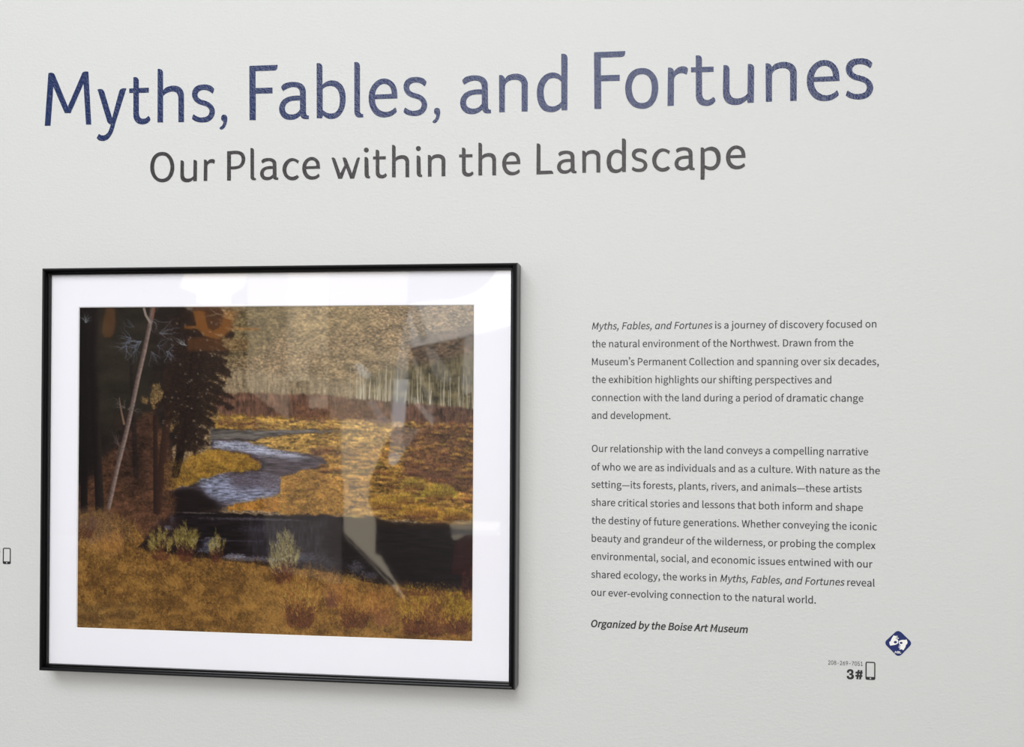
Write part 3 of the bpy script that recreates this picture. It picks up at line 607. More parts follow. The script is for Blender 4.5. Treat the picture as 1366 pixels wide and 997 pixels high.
# ---------------------------------------------------------------- running text
# letter outlines of the text face: character -> [advance, outlines]
TEXT_FACE = {
    ',': '195|53,-133 107,-98 142,-49 155,13 148,54 130,79 101,88 77,83 59,67 53,43 59,19 76,4 99,-1 107,-1 98,-40 74,-72 37,-95',
    '-': '243|32,172 211,172 211,221 32,221',
    '.': '195|97,-9 121,-3 137,14 144,39 137,65 121,82 97,88 74,82 57,65 51,39 57,14 74,-3',
    'A': '426|3,0 68,0 118,157 305,157 354,0 423,0 249,513 176,513|134,208 159,287 210,461 213,461 265,287 289,208',
    'B': '460|71,0 234,0 313,9 374,37 414,84 429,151 415,211 378,252 324,273 324,277 365,301 390,340 399,388 386,446 350,485 294,506 223,513 71,513|135,296 135,462 214,462 281,454 322,428 335,380 323,334 283,306 211,296|135,52 135,245 225,245 301,235 349,205 365,153 348,96 300,63 225,52',
    'C': '447|264,-9 325,0 377,25 422,64 386,106 351,74 312,55 267,48 200,62 150,104 118,171 107,258 119,345 152,410 203,451 269,466 310,460 344,443 374,417 409,459 373,490 326,513 268,522 178,504 106,452 58,368 41,256 57,145 104,61 175,9',
    'D': '482|71,0 202,0 304,18 379,68 425,149 440,258 425,367 379,447 303,497 199,513 71,513|135,53 135,461 193,461 273,447 329,408 363,345 374,258 363,172 329,107 273,67 193,53',
    'F': '387|71,0 135,0 135,230 331,230 331,285 135,285 135,459 366,459 366,513 71,513',
    'M': '569|71,0 129,0 129,284 120,436 123,436 165,319 262,52 305,52 402,319 443,436 446,436 438,284 438,0 498,0 498,513 420,513 322,239 286,132 284,132 246,239 148,513 71,513',
    'N': '506|71,0 132,0 132,270 124,430 127,430 182,324 369,0 436,0 436,513 374,513 374,246 383,84 380,84 324,190 137,513 71,513',
    'O': '520|260,-9 348,10 418,63 463,147 479,258 463,369 418,452 348,504 260,522 171,504 102,452 57,369 41,258 57,147 102,63 171,10|260,48 197,63 149,105 118,171 107,258 118,345 149,410 197,451 260,466 323,451 371,410 402,345 412,258 402,171 371,105 323,63',
    'P': '443|71,0 135,0 135,204 220,204 297,214 357,243 395,292 409,363 395,434 356,480 296,506 217,513 71,513|135,257 135,461 209,461 268,456 310,440 336,410 345,363 330,303 286,268 211,257',
    'W': '615|127,0 204,0 280,310 306,426 309,426 334,310 412,0 490,0 596,513 534,513 479,234 451,67 447,67 410,234 339,513 279,513 209,234 172,67 169,67 139,234 85,513 18,513',
    'a': '394|152,-9 197,-2 240,18 278,46 280,46 286,0 338,0 338,234 331,298 307,347 266,379 207,390 148,382 98,363 57,340 82,296 134,324 196,337 244,323 268,288 275,241 170,223 97,194 55,153 41,99 56,40 95,4|170,43 136,49 112,68 103,103 119,146 173,178 275,198 275,92 222,55',
    'b': '433|232,-9 294,5 347,45 383,109 397,196 387,276 358,337 311,376 246,390 204,383 163,364 126,337 129,405 129,557 64,557 64,0 116,0 121,39 124,39 177,4|221,45 178,53 129,84 129,284 181,323 230,336 288,318 321,270 331,195 316,115 278,63',
    'c': '357|214,-9 259,-3 300,13 338,39 310,82 269,55 220,44 158,62 117,113 102,190 118,267 160,318 222,336 263,327 298,303 330,345 300,367 264,384 219,390 149,377 91,337 51,275 36,190 50,106 88,43 144,4',
    'd': '434|194,-9 238,-2 277,18 310,45 312,45 317,0 370,0 370,557 305,557 305,411 309,346 276,370 242,385 202,390 139,376 87,336 51,273 37,190 48,105 80,43 129,4|208,45 151,62 115,112 103,190 118,267 157,318 213,336 259,327 305,296 305,97 274,68 242,50',
    'e': '388|218,-9 288,2 343,29 321,72 276,50 225,42 162,58 118,104 99,175 356,175 359,211 348,285 319,341 271,377 207,390 143,376 89,336 51,273 36,190 51,106 89,43 147,4|99,221 119,285 157,325 208,339 259,325 291,286 303,221',
    'f': '228|23,328 75,328 75,0 139,0 139,328 219,328 219,380 139,380 139,440 145,482 162,507 193,515 235,505 249,555 220,563 186,567 123,551 87,508 75,441 75,380 23,377',
    'g': '395|193,-175 272,-164 333,-136 372,-94 385,-43 370,8 326,38 253,47 178,47 138,52 117,67 111,88 118,114 136,134 163,124 192,120 263,137 313,182 331,253 323,298 300,331 378,331 378,380 246,380 192,390 137,381 92,353 61,311 50,254 57,212 75,177 99,152 99,149 80,132 64,108 57,78 67,40 92,16 92,13 61,-12 42,-41 36,-74 56,-129 111,-163|192,164 152,175 123,206 111,254 122,302 151,333 192,343 233,333 262,302 273,254 262,206 233,175|202,-131 142,-123 105,-100 92,-64 101,-31 130,0 179,-6 245,-6 287,-10 313,-26 322,-54 307,-91 266,-120',
    'h': '425|64,0 129,0 129,276 164,308 197,328 232,334 274,324 297,291 305,232 305,0 368,0 368,241 361,305 340,352 304,380 252,390 204,381 163,358 126,326 129,405 129,557 64,557',
    'i': '193|64,0 129,0 129,380 64,380|97,459 119,464 134,479 139,501 134,523 119,537 97,543 75,537 60,523 55,501 60,479 75,464',
    'j': '193|25,-169 85,-154 119,-111 129,-43 129,380 65,380 65,-43 61,-83 47,-109 18,-118 -18,-111 -31,-160|97,459 119,464 134,479 139,501 134,523 119,537 97,543 74,537 59,523 54,501 59,479 74,464',
    'k': '387|64,0 127,0 127,100 199,183 310,0 380,0 236,227 363,380 291,380 130,180 127,180 127,557 64,557',
    'l': '199|132,-9 169,-4 160,46 146,44 134,50 129,71 129,557 64,557 64,76 71,30 93,1',
    'm': '648|64,0 129,0 129,276 179,320 224,334 264,324 287,291 295,232 295,0 359,0 359,276 409,320 454,334 494,324 518,291 525,232 525,0 589,0 589,241 582,305 561,352 525,380 474,390 429,381 388,355 348,317 327,356 293,381 243,390 200,381 160,358 125,325 123,325 117,380 64,380',
    'n': '427|64,0 129,0 129,276 164,308 197,328 232,334 274,324 297,291 305,232 305,0 368,0 368,241 361,305 340,352 304,380 252,390 204,381 162,358 125,325 123,325 117,380 64,380',
    'o': '424|212,-9 279,4 335,43 374,106 388,190 374,275 335,337 279,377 212,390 145,377 89,337 51,275 36,190 51,106 89,43 145,4|212,44 154,62 116,113 102,190 116,267 154,318 212,336 270,318 309,267 323,190 309,113 270,62',
    'p': '434|64,-160 129,-160 129,-32 127,35 179,2 232,-9 294,5 347,45 383,109 397,196 387,276 358,337 311,376 246,390 202,382 162,363 125,336 123,336 117,380 64,380|221,45 178,53 129,84 129,284 181,323 230,336 288,318 321,270 331,195 316,115 278,63',
    'r': '272|64,0 129,0 129,244 158,296 191,324 224,333 261,326 273,382 232,390 192,380 155,353 125,311 123,311 117,380 64,380',
    's': '328|164,-9 239,6 286,47 302,104 284,161 241,196 186,219 146,235 116,256 104,285 112,313 135,333 175,340 221,331 261,307 292,347 259,368 219,384 174,390 103,375 59,337 43,282 60,229 102,195 154,172 195,155 228,133 241,100 233,70 208,49 166,41 124,46 87,62 53,86 22,43 63,16 111,-2',
    't': '264|183,-9 220,-5 254,5 242,53 198,43 163,51 145,76 139,116 139,328 243,328 243,380 139,380 139,487 86,487 79,380 19,377 19,328 76,328 76,118 81,66 99,26 133,0',
    'u': '425|176,-9 223,0 264,23 301,60 303,60 308,0 361,0 361,380 298,380 298,111 263,74 231,53 195,46 154,57 131,89 123,147 123,380 59,380 59,139 66,75 87,29 124,0',
    'v': '365|146,0 221,0 356,380 293,380 221,164 186,52 182,52 147,164 76,380 9,380',
    'w': '562|125,0 199,0 253,204 279,314 282,314 308,205 363,0 440,0 543,380 482,380 426,160 403,55 400,55 373,160 314,380 251,380 192,160 167,55 163,55 141,160 84,380 19,380',
    'x': '349|11,0 78,0 129,89 167,157 171,157 212,89 268,0 338,0 213,192 328,380 262,380 215,297 181,233 178,233 141,297 90,380 20,380 136,198',
    'y': '365|71,-164 135,-146 181,-99 213,-32 356,380 293,380 225,169 194,62 190,62 153,169 76,380 9,380 162,-1 153,-29 134,-72 105,-101 68,-111 39,-105 26,-156',
    'z': '333|25,0 312,0 312,52 105,52 306,346 306,380 46,380 46,328 225,328 25,34',
    '—': '626|32,175 593,175 593,218 32,218',
    '’': '150|31,419 45,393 88,422 120,467 133,524 125,558 105,582 78,590 51,584 35,567 30,545 35,522 51,506 74,500 93,506 85,474 64,443',
    ' ': '157|',
}
NUM_FACE = {
    '0': '906|453,-14 382,-7 317,14 260,48 211,95 170,155 138,227 114,310 100,404 96,508 100,612 115,706 138,790 171,862 212,921 261,969 318,1003 382,1024 453,1031 525,1024 589,1003 646,969 695,921 736,862 768,790 792,706 806,612 811,508 806,404 792,310 769,227 736,155 696,95 647,48 590,14 525,-7|453,99 501,104 543,121 580,147 627,207 660,287 681,388 688,508 681,629 660,730 627,811 580,870 543,897 501,914 453,919 406,914 363,897 326,870 280,811 246,730 225,629 219,508 225,388 246,287 280,207 326,147 363,121 406,104',
    '2': '906|128,0 128,95 468,457 564,565 598,610 621,653 636,697 640,743 634,794 615,837 585,872 546,898 500,914 447,919 392,913 344,895 306,866 278,827 260,779 254,724 131,724 141,810 172,885 221,946 286,992 363,1021 450,1031 536,1022 612,993 675,949 722,890 752,822 762,745 757,689 742,635 714,579 672,517 534,359 305,121 305,113 778,113 778,0',
    '3': '906|436,-14 347,-5 265,19 195,60 140,115 103,183 87,264 219,264 230,215 253,174 287,142 330,118 381,104 437,100 497,105 550,122 595,149 629,186 651,233 658,290 652,343 632,392 598,434 549,467 484,488 402,495 313,495 313,598 576,897 576,904 139,904 139,1017 745,1017 745,921 423,557 423,578 494,580 559,571 617,552 667,523 708,488 742,445 775,371 786,290 781,233 766,180 741,132 687,71 617,25 533,-4',
    '5': '906|442,-14 356,-5 280,22 216,65 166,120 133,186 119,261 244,261 254,217 276,178 307,145 347,121 392,105 442,100 501,107 552,129 596,163 628,209 649,263 656,324 648,387 627,442 594,489 549,524 496,546 436,554 385,550 335,537 290,517 256,492 135,505 192,1017 733,1017 733,904 301,904 268,603 272,603 310,629 355,650 406,663 459,667 526,661 588,642 643,611 690,571 729,520 758,462 776,397 782,326 771,233 738,151 686,83 617,30 564,6 506,-9',
    '6': '906|453,-14 363,-3 284,29 219,81 169,149 138,231 127,324 135,399 159,478 204,569 274,681 505,1017 644,1017 302,522 291,522 308,550 330,575 358,597 391,614 429,625 470,628 557,618 632,589 693,542 739,480 768,403 778,314 767,224 735,145 685,79 620,29 542,-3|453,97 509,104 557,125 598,159 629,203 648,255 655,314 648,374 629,427 598,470 557,503 509,524 453,531 397,524 348,503 307,471 276,428 256,376 250,317 256,256 276,203 307,159 348,125 397,104',
    '7': '906|194,0 647,897 647,904 124,904 124,1017 781,1017 781,897 330,0',
    '8': '906|453,-14 356,-5 271,23 201,66 148,124 115,192 104,270 110,333 130,390 161,441 202,482 251,512 305,529 305,534 259,551 219,578 185,616 161,660 146,708 141,761 151,834 181,900 229,954 292,996 367,1022 453,1031 537,1022 612,996 675,954 723,900 753,834 763,761 752,684 719,616 686,579 646,551 601,534 601,529 654,512 702,482 743,441 775,390 795,333 802,270 797,217 782,168 757,124 704,66 634,23 549,-5|453,98 516,104 569,121 613,147 646,183 666,227 673,277 666,331 645,377 611,416 566,446 512,464 453,470 392,464 338,446 294,416 259,377 238,331 231,277 238,227 258,183 290,147 335,121 389,104|453,579 504,584 548,601 586,626 614,661 632,703 638,751 633,799 615,840 587,874 550,899 505,915 453,920 400,915 355,899 317,874 289,840 272,799 266,751 272,703 289,661 318,626 355,601 401,584',
    '9': '906|452,1031 542,1020 620,988 686,937 736,869 767,787 778,694 770,619 745,539 700,448 630,337 401,0 261,0 603,495 615,495 598,467 575,442 547,420 513,404 476,393 436,389 349,399 274,428 212,475 166,538 137,614 127,703 138,793 169,873 219,939 285,989 364,1020|452,920 397,913 348,892 307,859 277,815 257,762 251,703 257,643 277,591 307,547 348,515 397,494 452,487 508,494 557,514 598,547 629,590 648,642 655,701 648,761 629,814 598,858 558,892 508,913',
    '-': '906|674,489 674,376 228,376 228,489',
    '1': '906|153,0 153,109 782,109 782,0|552,1017 552,0 425,0 425,897 419,897 172,716 172,854 397,1017',
    '#': '880|483,0 651,1017 754,1017 587,0|20,281 38,383 800,383 783,281|127,0 294,1017 396,1017 229,0|81,633 98,737 858,737 843,633',
    'A': '959|33,0 403,1017 552,1017 926,0 790,0 574,605 528,744 464,957 490,957 426,742 381,605 170,0|220,284 220,397 740,397 740,284',
    'S': '893|447,-18 344,-9 255,18 182,62 128,120 92,191 76,273 209,273 221,219 247,175 285,142 333,117 388,103 447,98 513,104 572,121 621,147 659,184 683,228 691,279 684,323 664,358 632,386 592,409 490,445 367,479 290,505 225,538 172,578 134,626 111,681 104,745 109,800 124,850 150,896 204,953 275,996 360,1022 454,1031 549,1022 632,995 701,953 754,897 788,831 802,756 675,756 663,803 640,843 604,875 560,898 508,912 450,917 388,912 335,896 290,870 257,836 237,796 230,751 238,704 262,667 297,638 339,616 425,587 529,559 623,527 672,504 717,475 757,439 789,395 810,341 817,277 806,198 773,127 720,67 647,21 555,-8',
    'L': '786|120,0 120,1017 249,1017 249,114 722,114 722,0',
    ' ': '376|',
}
def decode(g):
    out = {}
    for k, s in g.items():
        f = s.split('|'); out[k] = [int(f[0]), [[tuple(map(float, p.split(','))) for p in q.split()] for q in f[1:] if q]]
    return out
TEXT_FACE = decode(TEXT_FACE); NUM_FACE = decode(NUM_FACE)
TEXT_LINES = [
    'Myths, Fables, and Fortunes is a journey of discovery focused on',
    'the natural environment of the Northwest. Drawn from the',
    'Museum’s Permanent Collection and spanning over six decades,',
    'the exhibition highlights our shifting perspectives and',
    'connection with the land during a period of dramatic change',
    'and development.',
    'Our relationship with the land conveys a compelling narrative',
    'of who we are as individuals and as a culture. With nature as the',
    'setting—its forests, plants, rivers, and animals—these artists',
    'share critical stories and lessons that both inform and shape',
    'the destiny of future generations. Whether conveying the iconic',
    'beauty and grandeur of the wilderness, or probing the complex',
    'environmental, social, and economic issues entwined with our',
    'shared ecology, the works in Myths, Fables, and Fortunes reveal',
    'our ever-evolving connection to the natural world.',
    'Organized by the Boise Art Museum',
]
def plain_text(chars, glyphs, shear=0.0, italic=False):
    """lay a string out from x = 0; returns outlines and width"""
    x = 0; out = []
    for ch in chars:
        g = glyphs[ch]; adv = g[0]; loops = g[1]
        if italic and ch == 'a': loops, adv = ITALIC_A
        for L in loops: out.append([(x+px+shear*py, py) for px, py in L])
        x += adv
    return out, x
def clip_top(loops, top):
    return [[(x, min(y, top)) for x, y in L] for L in loops]
_d = TEXT_FACE['d']
ITALIC_A = ([[(x, min(y, 376)) for x, y in L] for L in _d[1]], _d[0])
def text_line(root, name, runs, a, b, size_m, m, offset):
    """runs: [(string, italic)], a and b: photograph points of the baseline's two ends"""
    loops = []; x = 0; which = []; cnt = 0
    for s, it in runs:
        L, wd = plain_text(s, TEXT_FACE, .19 if it else 0, it)
        ks = .969 if (it and len(runs) > 1) else 1.0
        loops += [[(x+px*ks, py) for px, py in o] for o in L]; x += wd*ks
        for ch in s: which += [cnt]*len(TEXT_FACE[ch][1]); cnt += 1
    xs = [p[0] for L in loops for p in L]; x0, x1 = min(xs), max(xs)
    ax, az = at(*a); bx, bz = at(*b)
    k = (bx-ax)/(x1-x0)
    rx, rz = root.location.x, root.location.z
    # neighbouring letters may touch once emboldened, so even and odd letters are filled apart and joined
    bm = bmesh.new()
    for par in (0, 1):
        sel = [L for L, q in zip(loops, which) if q % 2 == par]
        if not sel: continue
        t_ = shape_me([[((px-x0)*k, py*size_m+(bz-az)*((px-x0)/(x1-x0))) for px, py in L] for L in sel], .0003, offset)
        bm.from_mesh(t_); bpy.data.meshes.remove(t_)
    me = bpy.data.meshes.new('mesh'); bm.to_mesh(me); bm.free()
    o = link(name, me, root, m); o.location = (ax-rx, 0, az-rz)
    return k
ENDS = [((789.7, 439.8), (1168.9, 437)), ((789.8, 463.5), (1138.3, 462)), ((789.7, 487.3), (1172.2, 487.2)), ((789.8, 511.1), (1108.8, 511.7)), ((789.5, 535.1), (1151.5, 536.1)), ((789.5, 558.8), (894.2, 559.4)),
        ((789.5, 603), (1158, 607.7)), ((789.1, 627.5), (1173.6, 632.8)), ((789.1, 650.9), (1149.3, 657.5)), ((789.1, 674.8), (1150.9, 682.2)), ((789.4, 698.8), (1169.6, 707.7)), ((789.4, 722.8), (1167.8, 732.8)), ((788.8, 746.6), (1163.7, 757.6)), ((788.8, 770.9), (1166.7, 782.9)), ((788.8, 794.9), (1088.2, 805.5)),
        ((788.8, 836.6), (997.3, 844.7))]
IT = 'Myths, Fables, and Fortunes'
px_, pz_ = at(980, 559); para1 = thing('text_paragraph', (px_, 0, pz_), 'upper paragraph of small grey text, six lines right of the framed picture', 'wall text', 'paragraphs of wall text')
px_, pz_ = at(980, 800); para2 = thing('text_paragraph', (px_, 0, pz_), 'lower and longer paragraph of small grey text, nine lines', 'wall text', 'paragraphs of wall text')
for i, s in enumerate(TEXT_LINES[:15]):
    if IT in s:
        a_, b_ = s.split(IT); runs = [(a_, False), (IT, True), (b_, False)]
    else: runs = [(s, False)]
    k = text_line(para1 if i < 6 else para2, 'text_line', [r for r in runs if r[0]], *ENDS[i], TEXT_SIZE, M['text'], .00011)
px_, pz_ = at(893, 845); credit = thing('credit_line', (px_, 0, pz_), 'bold italic dark line of text alone under the lower paragraph', 'wall text')
text_line(credit, 'text_line', [(TEXT_LINES[15], True)], *ENDS[15], TEXT_SIZE, M['textb'], .00035)

# ---------------------------------------------------------------- audio guide signs: number text and a phone pictogram
def quad(px0, py0, px1, py1): return [at(px0, py0), at(px1, py0), at(px1, py1), at(px0, py1)]
def rounded(x0, z0, x1, z1, r, n=5):
    P = []
    for (cx, cz, a0) in ((x1-r, z1-r, 0), (x0+r, z1-r, 90), (x0+r, z0+r, 180), (x1-r, z0+r, 270)):
        for i in range(n+1):
            a = math.radians(a0+90*i/n); P.append((cx+r*math.cos(a), cz+r*math.sin(a)))
    return P
def rel(L, o): return [(x-o[0], z-o[1]) for x, z in L]
def phone_icon(root, org, px0, py0, px1, py1):
    (x0, z1), (x1, z0) = at(px0, py0), at(px1, py1)
    w_, h_ = x1-x0, z1-z0
    body = rounded(x0, z0, x1, z1, w_*.17); scr = rounded(x0+w_*.12, z0+h_*.165, x1-w_*.12, z1-h_*.06, w_*.04)
    btn = rounded(x0+w_*.42, z0+h_*.045, x1-w_*.42, z0+h_*.12, w_*.06)
    o = link('phone_outline', shape_me([rel(body, org), rel(scr, org), rel(btn, org)], .0003), root, M['textb'])
BOLD = {
 '3': '545,445! 550,405 575,378 620,368 665,378 692,405 697,440 690,468 665,488! 700,510 710,545 700,580 670,603 620,610 570,598 545,570 538,535! 585,528! 592,555 615,568 645,560 657,538 648,515 622,507! 605,507! 605,470! 628,468 647,455 648,428 625,408 598,415 590,450!',
 '#': ['808,385! 848,390! 841,430! 868,432! 875,392! 915,397! 908,436! 920,437! 916,473! 902,472! 895,515! 916,517! 912,552! 889,550! 880,612! 840,609! 849,547! 822,545! 812,608! 772,604! 781,542! 748,540! 752,505! 787,508! 794,466! 750,462! 754,428! 800,428!', '834,468! 827,511! 855,514! 862,470!'],
}
def stop_sign(root, dx, dy, k, digit=True):
    org = (root.location.x, root.location.z)
    L = ([smooth(BOLD['3'])] if digit else [])+[smooth(q) for q in BOLD['#']]
    def put(x, y):
        p = at(1100+x/18.213, 873+y/18.213); a = at(1129.5, 906.5); b = at(1129.5+dx, 906.5+dy)
        return (b[0]+(p[0]-a[0])*k-org[0], b[1]+(p[1]-a[1])*k-org[1])
    link('stop_number', shape_me([[put(x, y) for x, y in q] for q in L], .0003, .0002), root, M['textb'])
def inter(s, a, b, size, offset, root, name, m):
    out, x = plain_text(s, NUM_FACE)
    xs = [p[0] for L in out for p in L]; x0, x1 = min(xs), max(xs)
    (ax, az), (bx, bz) = at(*a), at(*b); k = (bx-ax)/(x1-x0)
    zs = max(p[1] for L in out for p in L)
    o = link(name, shape_me([[((p-x0)*k, q*size/zs+(bz-az)*(p-x0)/(x1-x0)) for p, q in L] for L in out], .0003, offset), root, m)
    o.location = (ax-root.location.x, 0, az-root.location.z)
o_ = at(1136, 895); s1 = thing('audio_guide_sign', (o_[0], 0, o_[1]), 'small audio guide sign, phone number over 3# beside a phone pictogram, lower right', 'sign')
phone_icon(s1, o_, 1154.5, 883.0, 1167.6, 907.6)
pxm = DIST/F_PX*1.0
inter('208-269-7051', (1104.8, 886.8), (1150.8, 888.7), 5.4*pxm, 0, s1, 'phone_number', M['textb'])
stop_sign(s1, 0, 0, 1)
o_ = at(4, 742); s2 = thing('audio_guide_sign', (o_[0], 0, o_[1]), 'audio guide sign with phone pictogram, cut by the left edge left of the picture', 'sign')
phone_icon(s2, o_, 4.0, 731.0, 14.4, 753.0)
inter('208-269-7051', (-39, 736.8), (.8, 736.9), 5.0*pxm, 0, s2, 'phone_number', M['textb'])
stop_sign(s2, -1146.5, -155.7, .86, False)

# ---------------------------------------------------------------- sign language badge
o_ = at(1198, 859); bad = thing('sign_language_badge', (o_[0], 0, o_[1]), 'blue diamond sticker with two white signing hands, lower right of the text', 'sticker')
def bp(x, y): p = at(1170+x/17.075, 835+y/17.075); return (p[0]-o_[0], p[1]-o_[1])
def bshape(s): return [bp(x, y) for x, y in smooth(s)]
link('diamond', shape_me([bshape('480,122 530,138 570,170! 735,330! 768,375 770,420 745,465! 560,655! 515,682 475,688 430,668! 215,455! 190,410 192,365 215,330! 390,170! 430,135')], .0003), bad, M['sign_blue'])
link('signing_hand', shape_me([bshape('275,370! 300,358! 330,290! 372,225! 385,215 392,232! 440,232 470,236 468,246! 420,252! 452,268 492,285 488,298! 440,284! 400,292! 470,320 480,350 478,385 462,410 435,425! 400,438! 300,452! 285,430!'),
                       bshape('418,345 445,355 450,378 438,398 412,402 385,392 378,372 392,352')], .0003, lift=.0006), bad, M['sign_white'])
link('signing_hand', shape_me([bshape('500,345! 540,328 600,322! 650,325! 662,308 672,325! 688,360! 690,400! 655,440! 640,490! 605,545! 585,558 572,545! 565,530! 515,540 500,530 512,520! 540,512! 495,495 480,480 500,478! 545,485! 505,462 490,448 510,450! 550,458! 515,432 495,400 492,370'),
                       bshape('545,368 572,378 580,396 568,412 540,416 515,405 512,388 525,372')], .0003, lift=.0006), bad, M['sign_white'])
out, x = plain_text('ASL', NUM_FACE)
p0 = bp(395, 622); p1 = bp(548, 632); zs = max(q for L in out for _, q in L); k = (p1[0]-p0[0])/x
link('badge_letters', shape_me([[(p0[0]+p*k, p0[1]+q*.0031/zs+(p1[1]-p0[1])*p/x) for p, q in L] for L in out], .0003, .00018, lift=.0006), bad, M['sign_white'])

# ---------------------------------------------------------------- the framed picture
DEPTH = .045                                       # front of the frame to the wall
FX0, FZ1 = at(54.6, 356.4, DEPTH); FX1, FZ0 = at(686.6, 920.3, DEPTH)
FZ1 = (FZ1+at(688.2, 351, DEPTH)[1])/2; FZ0 = (FZ0+at(50, 898, DEPTH)[1])/2; FX0 = (FX0+at(50, 898, DEPTH)[0])/2
fcx, fcz = (FX0+FX1)/2, (FZ0+FZ1)/2
pic = thing('framed_photograph', (fcx, 0, FZ0), 'autumn stream landscape print in thin black frame with wide white mat behind glass', 'picture')
hw, hh = (FX1-FX0)/2, (FZ1-FZ0)/2
def local(x, y, z): return (x, y, z+hh)
RW = .0105                                         # face width of the moulding
prof = [(0, .002), (0, .036)]                      # (in from the outer edge, out from the wall): a bead with a small inner lip
for i in range(9):
    a = math.pi*(1-i/8); prof.append((.0042+.0042*math.cos(a), .0365+(DEPTH-.0365)*math.sin(a)))
prof += [(.0088, .0365), (RW, .0362), (RW, .030), (.004, .030), (.004, .002)]
def rail(side):
    n = len(prof); V = []
    for e in (0, 1):
        for u, v in prof:
            if side in 'tb':
                x = (-hw+u) if e == 0 else (hw-u); z = (hh-u) if side == 't' else (-hh+u)
            else:
                z = (-hh+u) if e == 0 else (hh-u); x = (-hw+u) if side == 'l' else (hw-u)
            V.append(local(x, -v, z))
    Fc = [(i, (i+1) % n, n+(i+1) % n, n+i) for i in range(n)]+[tuple(range(n))[::-1], tuple(range(n, 2*n))]
    me = pydata(V, Fc); bm = bmesh.new(); bm.from_mesh(me); bmesh.ops.recalc_face_normals(bm, faces=bm.faces[:]); bm.to_mesh(me); bm.free()
    for p in me.polygons: p.use_smooth = len(p.vertices) == 4
    me.set_sharp_from_angle(angle=math.radians(35))
    return link('frame_rail', me, pic, M['frame'])
for s_ in 'tblr': rail(s_)
# print opening in the mat
YM = .029                                          # mat front
AX0, AZ1 = at(105, 409, YM); AX1, AZ1b = at(633, 407, YM); AX1b, AZ0 = at(630.5, 855.5, YM); AX0b, AZ0b = at(101.5, 840, YM)
ax0, ax1, az0, az1 = (AX0+AX0b)/2-fcx, (AX1+AX1b)/2-fcx, (AZ0+AZ0b)/2-fcz, (AZ1+AZ1b)/2-fcz
ih = .0105-.002
def ring(x0, x1, z0, z1, y): return [local(x0, -y, z0), local(x1, -y, z0), local(x1, -y, z1), local(x0, -y, z1)]
bv = .0012
V = ring(-hw+ih, hw-ih, -hh+ih, hh-ih, YM)+ring(ax0, ax1, az0, az1, YM)+ring(-hw+ih, hw-ih, -hh+ih, hh-ih, YM-.0016)+ring(ax0, ax1, az0, az1, YM-.0003)
link('mat_board', pydata(V, [(i, (i+1) % 4, 4+(i+1) % 4, 4+i) for i in range(4)]+[(4+i, 4+(i+1) % 4, 12+(i+1) % 4, 12+i) for i in range(4)]), pic, M['mat_board'])
V = ring(ax0, ax1, az0, az1, YM-.0003)+ring(ax0+bv, ax1-bv, az0+bv, az1-bv, YM-.0016)
link('mat_bevel', pydata(V, [(i, (i+1) % 4, 4+(i+1) % 4, 4+i) for i in range(4)]), pic, M['bevel'])
link('backing_board', box_me(-hw+.0045, hw-.0045, -(YM-.004), -.010, -hh+.0045+hh, hh-.0045+hh), pic, M['backing'])
GW, GH = 661, 558
cols = paint_landscape(GW, GH)
xs = np.linspace(ax0, ax1, GW); zs = np.linspace(az1, az0, GH)
X_, Z_ = np.meshgrid(xs, zs)
co = np.stack([X_, np.full_like(X_, -(YM-.0022)), Z_+hh], -1).reshape(-1, 3)
idx = np.arange(GW*GH).reshape(GH, GW)
fa = np.stack([idx[:-1, :-1], idx[1:, :-1], idx[1:, 1:], idx[:-1, 1:]], -1).reshape(-1)
me = bpy.data.meshes.new('mesh'); nf = len(fa)//4
me.vertices.add(len(co)); me.vertices.foreach_set('co', co.ravel().astype(np.float32))
me.loops.add(len(fa)); me.loops.foreach_set('vertex_index', fa.astype(np.int32))
me.polygons.add(nf); me.polygons.foreach_set('loop_start', np.arange(0, nf*4, 4, dtype=np.int32))
me.update(); me.validate()
cl = np.clip(cols, 0, 1); lin = np.where(cl <= .04045, cl/12.92, ((cl+.055)/1.055)**2.4)
at_ = me.color_attributes.new('print', 'FLOAT_COLOR', 'POINT')
at_.data.foreach_set('color', np.concatenate([lin.reshape(-1, 3), np.ones((GW*GH, 1))], 1).ravel().astype(np.float32))
pm = bpy.data.materials.new('photographic_print'); pm.use_nodes = True; nt = pm.node_tree; b = nt.nodes['Principled BSDF']
ca = nt.nodes.new('ShaderNodeVertexColor'); ca.layer_name = 'print'; nt.links.new(ca.outputs[0], b.inputs['Base Color'])
b.inputs['Roughness'].default_value = .3; b.inputs['Specular IOR Level'].default_value = .25
link('landscape_print', me, pic, pm)
# glazing: thin clear glass, mirror reflection by Fresnel
gm = bpy.data.materials.new('picture_glass'); gm.use_nodes = True; nt = gm.node_tree
for n_ in list(nt.nodes):
    if n_.type != 'OUTPUT_MATERIAL': nt.nodes.remove(n_)
out_n = [n_ for n_ in nt.nodes if n_.type == 'OUTPUT_MATERIAL'][0]
tr = nt.nodes.new('ShaderNodeBsdfTransparent'); gl = nt.nodes.new('ShaderNodeBsdfGlossy'); gl.inputs['Roughness'].default_value = .025
fr = nt.nodes.new('ShaderNodeFresnel'); fr.inputs['IOR'].default_value = 1.52
ml = nt.nodes.new('ShaderNodeMath'); ml.operation = 'MULTIPLY'; ml.inputs[1].default_value = 1.9; ml.use_clamp = True   # both faces of the pane
mx = nt.nodes.new('ShaderNodeMixShader'); tr.inputs[0].default_value = (.985, .99, .985, 1)
nt.links.new(fr.outputs[0], ml.inputs[0]); nt.links.new(ml.outputs[0], mx.inputs[0]); nt.links.new(tr.outputs[0], mx.inputs[1]); nt.links.new(gl.outputs[0], mx.inputs[2]); nt.links.new(mx.outputs[0], out_n.inputs[0])
